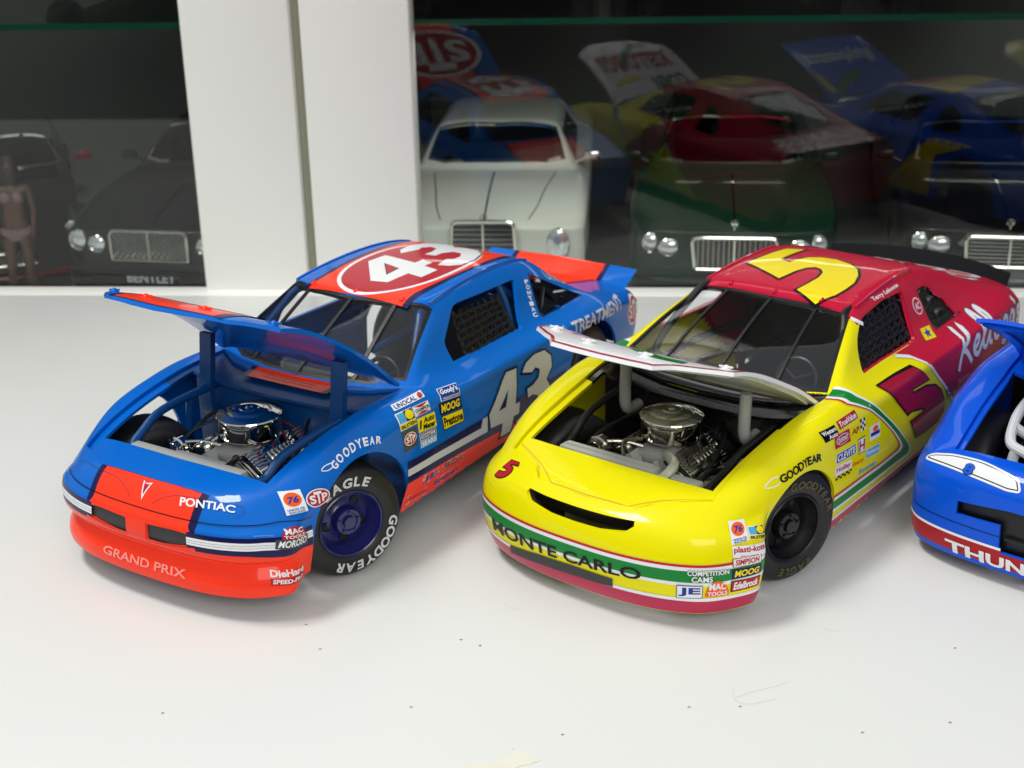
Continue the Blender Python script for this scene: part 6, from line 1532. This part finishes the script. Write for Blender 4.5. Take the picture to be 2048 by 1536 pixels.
    if badge:                                       # upright hood mascot
        bz = badge
        q = bv.ray_cast(Vector((fx - .35, 0, 12)) * CM, Vector((0, 0, -1)))[0] / CM
        mb = MB().tube([(q.x, 0, q.z - .05), (q.x, 0, q.z + .2)], .04, n=6)
        mb.tube([(q.x, .17 * math.cos(2 * math.pi * i / 18), q.z + .36 + .17 * math.sin(2 * math.pi * i / 18)) for i in range(18)], .022, n=6, closed=True)
        for a in (90, 210, 330): mb.tube([(q.x, 0, q.z + .36), (q.x, .17 * math.cos(math.radians(a)), q.z + .36 + .17 * math.sin(math.radians(a)))], .02, n=5)
        mb.build('hood_mascot', 'chrome', car)
    for sg in (1, -1):                              # hood shut lines and a bright strip down the middle
        d = Decal('A', 'z', bv=bv, parent=car, lim=.5); d.line([(-.75, 2.3 * sg * k), (-2.5, 2.7 * sg * k), (-5, 3.0 * sg * k), (ws[0] + .45, 3.5 * sg * k)], .06, 'decal_black', sub=4); d.done('shut_line')
    d = Decal('A', 'z', bv=bv, parent=car, lim=.5); d.line([(ws[0] + .5, 3.5 * k), (ws[0] + .75, 1.8 * k), (ws[0] + .8, 0), (ws[0] + .75, -1.8 * k), (ws[0] + .5, -3.5 * k)], .06, 'decal_black', sub=4); d.done('shut_line')
    d = Decal('A', 'z', bv=bv, parent=car, lim=.5); d.line([(-.6, 0), (-4, 0), (ws[0] + .9, 0)], .09, 'chrome', lift=.03); d.done('hood_strip')
    for (ly, lz, la, lb) in lamps:
        for s in (1, -1):
            f = front(ly * s, lz)
            mb = MB(); n = 22
            vs = [(0, a, b) for a, b in ellipse(0, 0, la, lb, n)]
            rings = [(1.0, -.25), (1.0, .06), (.92, .1), (.86, .05)]
            V_ = []; F_ = []
            for q, h in rings: V_ += [(f.x + h, f.y + v[1] * q, f.z + v[2] * q) for v in vs]
            for i in range(3):
                for j in range(n): F_.append((i * n + j, i * n + (j + 1) % n, (i + 1) * n + (j + 1) % n, (i + 1) * n + j))
            mb.add(V_, F_)
            hl = mb.build('headlight', 'chrome', car)
            mb = MB(); V_ = []; F_ = []
            for q, h in ((.86, .05), (.6, .14), (.3, .18), (.05, .19)): V_ += [(f.x + h, f.y + v[1] * q, f.z + v[2] * q) for v in vs]
            for i in range(3):
                for j in range(n): F_.append((i * n + j, i * n + (j + 1) % n, (i + 1) * n + (j + 1) % n, (i + 1) * n + j))
            mb.add(V_, F_).build('lens', 'lamp_glass', hl)
    zb = gz0 - .7
    bm_ = MB(); ysb_ = [W * .93 * math.sin(math.radians(a)) for a in range(-80, 81, 16)]
    pt = [front(yy, zb) + Vector((.12, 0, 0)) for yy in ysb_]
    bm_.tube(pt, .22 if chrome_bumper else .12, n=8); bm_.build('bumper', 'chrome' if chrome_bumper else (low_mat or body), car)
    if mirror:
        for s in (1, -1):
            mb = MB().box((ws[0] - 1.9, 5.0 * k * s - (.0 if s > 0 else .95), hz + .1), (ws[0] - 1.5, 5.0 * k * s + (.95 if s > 0 else 0), hz + .65), bev=.15)
            mb.tube([(ws[0] - 1.7, 4.6 * k * s, hz), (ws[0] - 1.7, 5.2 * k * s, hz + .3)], .08); mb.build('door_mirror', 'chrome' if chrome_bumper else body, car)
    if plate:
        f = front(0, plate[1])
        MB().box((f.x - .05, -1.6, plate[1] - .36), (f.x + .1, 1.6, plate[1] + .36), bev=.04).build('number_plate', 'black_plastic', car)
        vs, fs, w = glyph(plate[0], .04, 0); h = .5; sc = 2.8 / w
        MB().add([(f.x + .115, -1.4 + a * sc, plate[1] - .24 + b * h) for a, b in vs], fs).build('lettering', 'silver_decal', car, smooth=False, recalc=False)
    if low_mat and low_mat != body:
        d = Decal('A', 'cyl', bv=bv, unit=CYU, parent=car, lim=.6)
        n = 40; vs = []; fs = []
        for i in range(n + 1):
            a = -80 + 160 * i / n
            for r in range(4): vs.append((a, 1.0 + (gz1 - .9 - 0.0) * r / 3))
        for i in range(n):
            for r in range(3): fs.append((i * 4 + r, i * 4 + 4 + r, i * 4 + 5 + r, i * 4 + 1 + r))
        d.put(vs, fs, low_mat); d.done('lower_paint')
    return car

MERC = sedan('limousine', 'ivory white vintage model limousine with tall chrome grille in the cabinet', 'ivory_paint', .55, 5.9, 8.3, 4.9, -1.45, 1.4, 0, (1.72, 1.62, 3.1, 5.25, 'horiz'), [(3.9, 3.9, .62, .95)], W=5.35, ws=(-9.0, -11.4), badge=1, chrome_bumper=True)
MAYB = sedan('limousine', 'dark green model limousine with wide slatted grille in the cabinet', 'forest_paint', 1.5, 5.9, 8.6, 4.6, 11.6, 1.3, -3, (2.0, 2.2, 2.7, 4.4, 'vert'), [(3.35, 3.7, .62, .5), (4.3, 3.85, .5, .55)], W=5.5, badge=1)
BENT = sedan('saloon', 'charcoal model saloon with mesh grille and twin round headlights in the cabinet', 'charcoal_paint', .9, 6.0, 8.4, 4.7, -19.3, 1.4, -6, (2.15, 2.15, 3.1, 4.75, 'mesh'), [(3.05, 3.9, .5, .5), (4.2, 4.0, .6, .6)], W=5.35, plate=('BENTLEY', 2.2))
BLAC = sedan('limousine', 'black model limousine with grey bumper at the right of the cabinet', 'ink_paint', 1.3, 5.8, 8.2, 4.6, 25.6, 1.4, -6, (2.1, 2.2, 2.8, 4.4, 'horiz'), [(3.4, 3.75, .66, .5), (4.35, 3.85, .5, .5)], low_mat='graphite_paint', W=5.45, badge=1)
RUBY = sedan('coupe', 'dark red model coupe behind the figurine in the cabinet', 'ruby_paint', 2.2, 5.2, 7.0, 4.0, -28.6, 4.5, 24, (1.6, 1.3, 1.9, 2.6, 'mesh'), [(4.0, 3.5, .7, .35)], W=5.2, ws=(-8.6, -12.6))
MB()
def copy_car(src, label, x, y, z, rz, swap=None):
    r = src.copy(); COL.objects.link(r); r['label'] = label
    r.location = cab_pt(x, y, z) * CM; r.rotation_euler = (0, 0, math.radians(-90) + CAB_A + math.radians(rz))
    def rec(a, b):
        for ch in list(a.children):
            c = ch.copy(); COL.objects.link(c); c.parent = b; c.matrix_parent_inverse = ch.matrix_parent_inverse.copy()
            if swap and ch.name.startswith('body'):
                c.data = ch.data.copy(); c.data.materials.clear(); c.data.materials.append(MATS[swap])
            rec(ch, c)
    rec(src, r)
    return r
bpy.context.view_layer.update()
def copy_tree(src, root=None):
    r = src.copy(); COL.objects.link(r)
    if root is not None: r.parent = root; r.matrix_parent_inverse = src.matrix_parent_inverse.copy()
    for ch in list(src.children): copy_tree(ch, r)
    return r
car_d = copy_tree(car_b)                                   # the next car along, beyond the frame: it shows in the cabinet glass
car_d['label'] = 'yellow model stock car beyond the right edge, mirrored in the cabinet glass'
car_d.location = Vector((33.2, 41.6, 0)) * CM
for o in car_d.children:
    if o.name.startswith('hood.'):
        o.data = o.data.copy(); o.data.materials.clear(); o.data.materials.append(MATS['yellow_paint'])
copy_car(MERC, 'white model limousine on the upper glass shelf next to the door frame', -1.0, 5.5, 13.5, 0)
copy_car(MAYB, 'black model limousine on the upper glass shelf, middle of the right bay', 12.5, 6.5, 13.5, 4, 'ink_paint')
copy_car(BLAC, 'dark model limousine on the upper glass shelf at the right edge', 26.0, 6.0, 13.5, 0, 'charcoal_paint')
copy_car(BENT, 'dark model saloon on the upper glass shelf of the left bay', -21.5, 6.0, 13.5, 0, 'ink_paint')

# ---- small standing figurine (skin-grown body, one mesh)
def figurine(x, y, z, rz):
    fg = thing('figurine', 'small brown figurine in a pale bikini standing in the cabinet', 'figurine', cab_pt(x, y, z), CAB_A + rz)
    J = {'pel': (0, 0, 4.9), 'bel': (0, -.05, 5.6), 'che': (0, .0, 6.5), 'nec': (0, .05, 7.45), 'hea': (0, 0, 8.05), 'top': (0, 0.02, 8.65),
         'sl': (.78, .02, 7.15), 'el': (1.0, .15, 5.95), 'wl': (.92, -.2, 4.95), 'hl': (.88, -.28, 4.55), 'sr': (-.78, .02, 7.15), 'er': (-1.05, .2, 6.0), 'wr': (-.95, -.15, 5.0), 'hr': (-.9, -.22, 4.6),
         'hipl': (.42, 0, 4.6), 'kl': (.45, -.1, 2.6), 'al': (.42, .1, .45), 'tl': (.48, -.5, .12), 'hipr': (-.42, 0, 4.6), 'kr': (-.5, -.12, 2.6), 'ar': (-.6, .1, .45), 'tr': (-.68, -.5, .12)}
    Rr = {'pel': (.66, .46), 'bel': (.5, .36), 'che': (.62, .44), 'nec': (.2, .2), 'hea': (.36, .42), 'top': (.26, .3), 'sl': (.24, .24), 'el': (.16, .16), 'wl': (.11, .11), 'hl': (.12, .07), 'sr': (.24, .24), 'er': (.16, .16), 'wr': (.11, .11), 'hr': (.12, .07),
          'hipl': (.44, .44), 'kl': (.27, .27), 'al': (.14, .14), 'tl': (.16, .1), 'hipr': (.44, .44), 'kr': (.27, .27), 'ar': (.14, .14), 'tr': (.16, .1)}
    E = [('pel', 'bel'), ('bel', 'che'), ('che', 'nec'), ('nec', 'hea'), ('hea', 'top'), ('che', 'sl'), ('sl', 'el'), ('el', 'wl'), ('wl', 'hl'), ('che', 'sr'), ('sr', 'er'), ('er', 'wr'), ('wr', 'hr'), ('pel', 'hipl'), ('hipl', 'kl'), ('kl', 'al'), ('al', 'tl'), ('pel', 'hipr'), ('hipr', 'kr'), ('kr', 'ar'), ('ar', 'tr')]
    for s, h in ((1, 'hl'), (-1, 'hr')):               # five fingers on each hand
        bx, by, bz = J[h]
        for q in range(4):
            n1, n2 = '%s%da' % (h, q), '%s%db' % (h, q)
            J[n1] = (bx + .0, by + .1 - .07 * q, bz - .18); J[n2] = (bx - .04 * s, by + .1 - .08 * q, bz - .42 + .04 * abs(q - 1.5))
            Rr[n1] = Rr[n2] = (.035, .035); E += [(h, n1), (n1, n2)]
        J[h + 't'] = (bx - .1 * s, by - .22, bz - .1); Rr[h + 't'] = (.04, .04); E.append((h, h + 't'))
    names = list(J); me = bpy.data.meshes.new('figurine')
    me.from_pydata([tuple(Vector(J[n]) * CM) for n in names], [(names.index(a), names.index(b)) for a, b in E], [])
    o = bpy.data.objects.new('f', me); BENCH.collection.objects.link(o)
    o.modifiers.new('k', 'SKIN'); 
    for i, n in enumerate(names):
        sv = me.skin_vertices[0].data[i]; sv.radius = (Rr[n][0] * CM, Rr[n][1] * CM); sv.use_root = (n == 'pel')
    sb = o.modifiers.new('s', 'SUBSURF'); sb.levels = 2
    res = bench_mesh(o); bpy.data.objects.remove(o)
    body = new_obj('body', finish(res, 'skin', angle=180), fg)
    hr = MB().lathe([(0, 8.86), (.3, 8.8), (.45, 8.5), (.5, 8.1), (.5, 7.6), (.42, 7.1), (.2, 6.9)], (0, .2, 0), 'Z', n=20, cap=False)
    hr.build('hair', 'hair_dark', fg)
    for s in (1, -1):
        MB().lathe([(0, -.14), (.2, -.1), (.3, .02), (.33, .16)], (.3 * s, -.36, 6.6), 'Y', n=16, cap=False).build('bikini_top', 'bikini', fg)
    br = MB()
    n = 20
    vs = []
    for zz, ra, rb in ((5.02, .74, .56), (4.72, .9, .6), (4.4, .5, .5)): vs += [(ra * math.cos(2 * math.pi * i / n), rb * math.sin(2 * math.pi * i / n), zz - .12 * abs(math.sin(2 * math.pi * i / n))) for i in range(n)]
    br.add(vs, [(r * n + i, r * n + (i + 1) % n, (r + 1) * n + (i + 1) % n, (r + 1) * n + i) for r in range(2) for i in range(n)]).build('bikini_bottom', 'bikini', fg)
    f = MB()
    for s in (1, -1): f.lathe([(0.0, -.03), (.05, 0), (.06, .05)], (.13 * s, -.36, 8.15), 'Y', n=10, cap=False)
    f.tube([(0, -.36, 8.15), (0, -.46, 7.98), (0, -.38, 7.95)], .05, n=6); f.tube([(-.11, -.36, 7.82), (0, -.39, 7.8), (.11, -.36, 7.82)], .03, n=6)
    f.build('face', 'hair_dark', fg)
figurine(-26.5, 1.4, CZ0, 0.25)

# ------------------------------------------------------------------ dust and fibres on the table
mat('lint', (88, 86, 82), rough=0.8); mat('lint_mid', (120, 118, 112), rough=0.8); mat('lint_pale', (170, 168, 160), rough=0.8)
rnd = random.Random(3)
def ground(u, v):
    """table point seen at photograph coordinates u, v"""
    a, b = u - 1024, v - 768; c, s_ = math.cos(ROLL), math.sin(ROLL)
    d_ = fwd + rgt * ((a * c - b * s_) / F_PX) - upv * ((a * s_ + b * c) / F_PX)
    t_ = CAM_H / -d_.z
    return Vector((d_.x * t_, d_.y * t_, 0))
sp = MB()
for k in range(130):
    p = Vector((rnd.uniform(-22, 20), rnd.uniform(31, 66), 0.012)); r_ = rnd.choice((.005, .006, .007, .009, .012)); a_ = rnd.uniform(0, 3)
    sp.add([p + Vector((math.cos(a_ + q) * r_ * (1.6 if q in (0, math.pi) else .8), math.sin(a_ + q) * r_, rnd.uniform(0, .01))) for q in (0, 1.2, math.pi, 4.4)], [(0, 1, 2, 3)])
for (u, v) in ((922, 1280), (960, 1292), (1378, 1415), (1480, 1414), (1725, 1466), (1900, 1446), (1910, 1297), (612, 1250), (640, 1299), (822, 1415), (325, 1427), (1125, 1470)):
    p = ground(u, v) + Vector((0, 0, .012)); sp.add([p + Vector((-.05, 0, 0)), p + Vector((0, -.02, .01)), p + Vector((.06, .02, 0)), p + Vector((0, .025, .01))], [(0, 1, 2, 3)])
o = sp.build('dust', 'lint', smooth=False); o['kind'] = 'stuff'; o['label'] = 'specks of dust scattered over the white table'; o['category'] = 'dust'
def fibre(pts, label, mt='lint_mid', r=.002):
    P_ = [ground(u, v) + Vector((0, 0, .02 + .01 * (i % 2))) for i, (u, v) in enumerate(pts)]
    o = MB().tube(P_, r, n=5, smooth=6).build('fibre', mt); o['label'] = label; o['category'] = 'fibre'; o['group'] = 'stray fibres on the table'
fibre([(1468, 1378), (1466, 1392), (1476, 1405), (1500, 1410), (1530, 1404), (1552, 1400)], 'dark curled fibre on the white table right of centre')
fibre([(1472, 1396), (1510, 1384), (1550, 1374), (1575, 1366)], 'thin straight fibre crossing the curled one on the table')
fibre([(1008, 1208), (1020, 1215), (1036, 1220), (1044, 1223)], 'short pale fibre on the table in front of the yellow bumper', 'lint_pale')
fibre([(1645, 1256), (1660, 1262), (1678, 1264)], 'short pale fibre on the table right of the yellow car', 'lint_pale')

fl = [ground(u, v) for u, v in ((915, 1545), (930, 1530), (985, 1526), (1010, 1518), (1030, 1506), (1052, 1508), (1062, 1516), (1080, 1522), (1060, 1530), (1040, 1533), (1020, 1545))]
mat('flake', (232, 230, 214), rough=0.6, bump=0.6, bscale=900)
o = MB().prism([(p.x, p.y) for p in fl], 0.002, 0.03, 'Z').build('paint_flake', 'flake', smooth=False); o['label'] = 'pale flake of paint on the table at the bottom edge'; o['category'] = 'flake'
bpy.data.scenes.remove(BENCH)
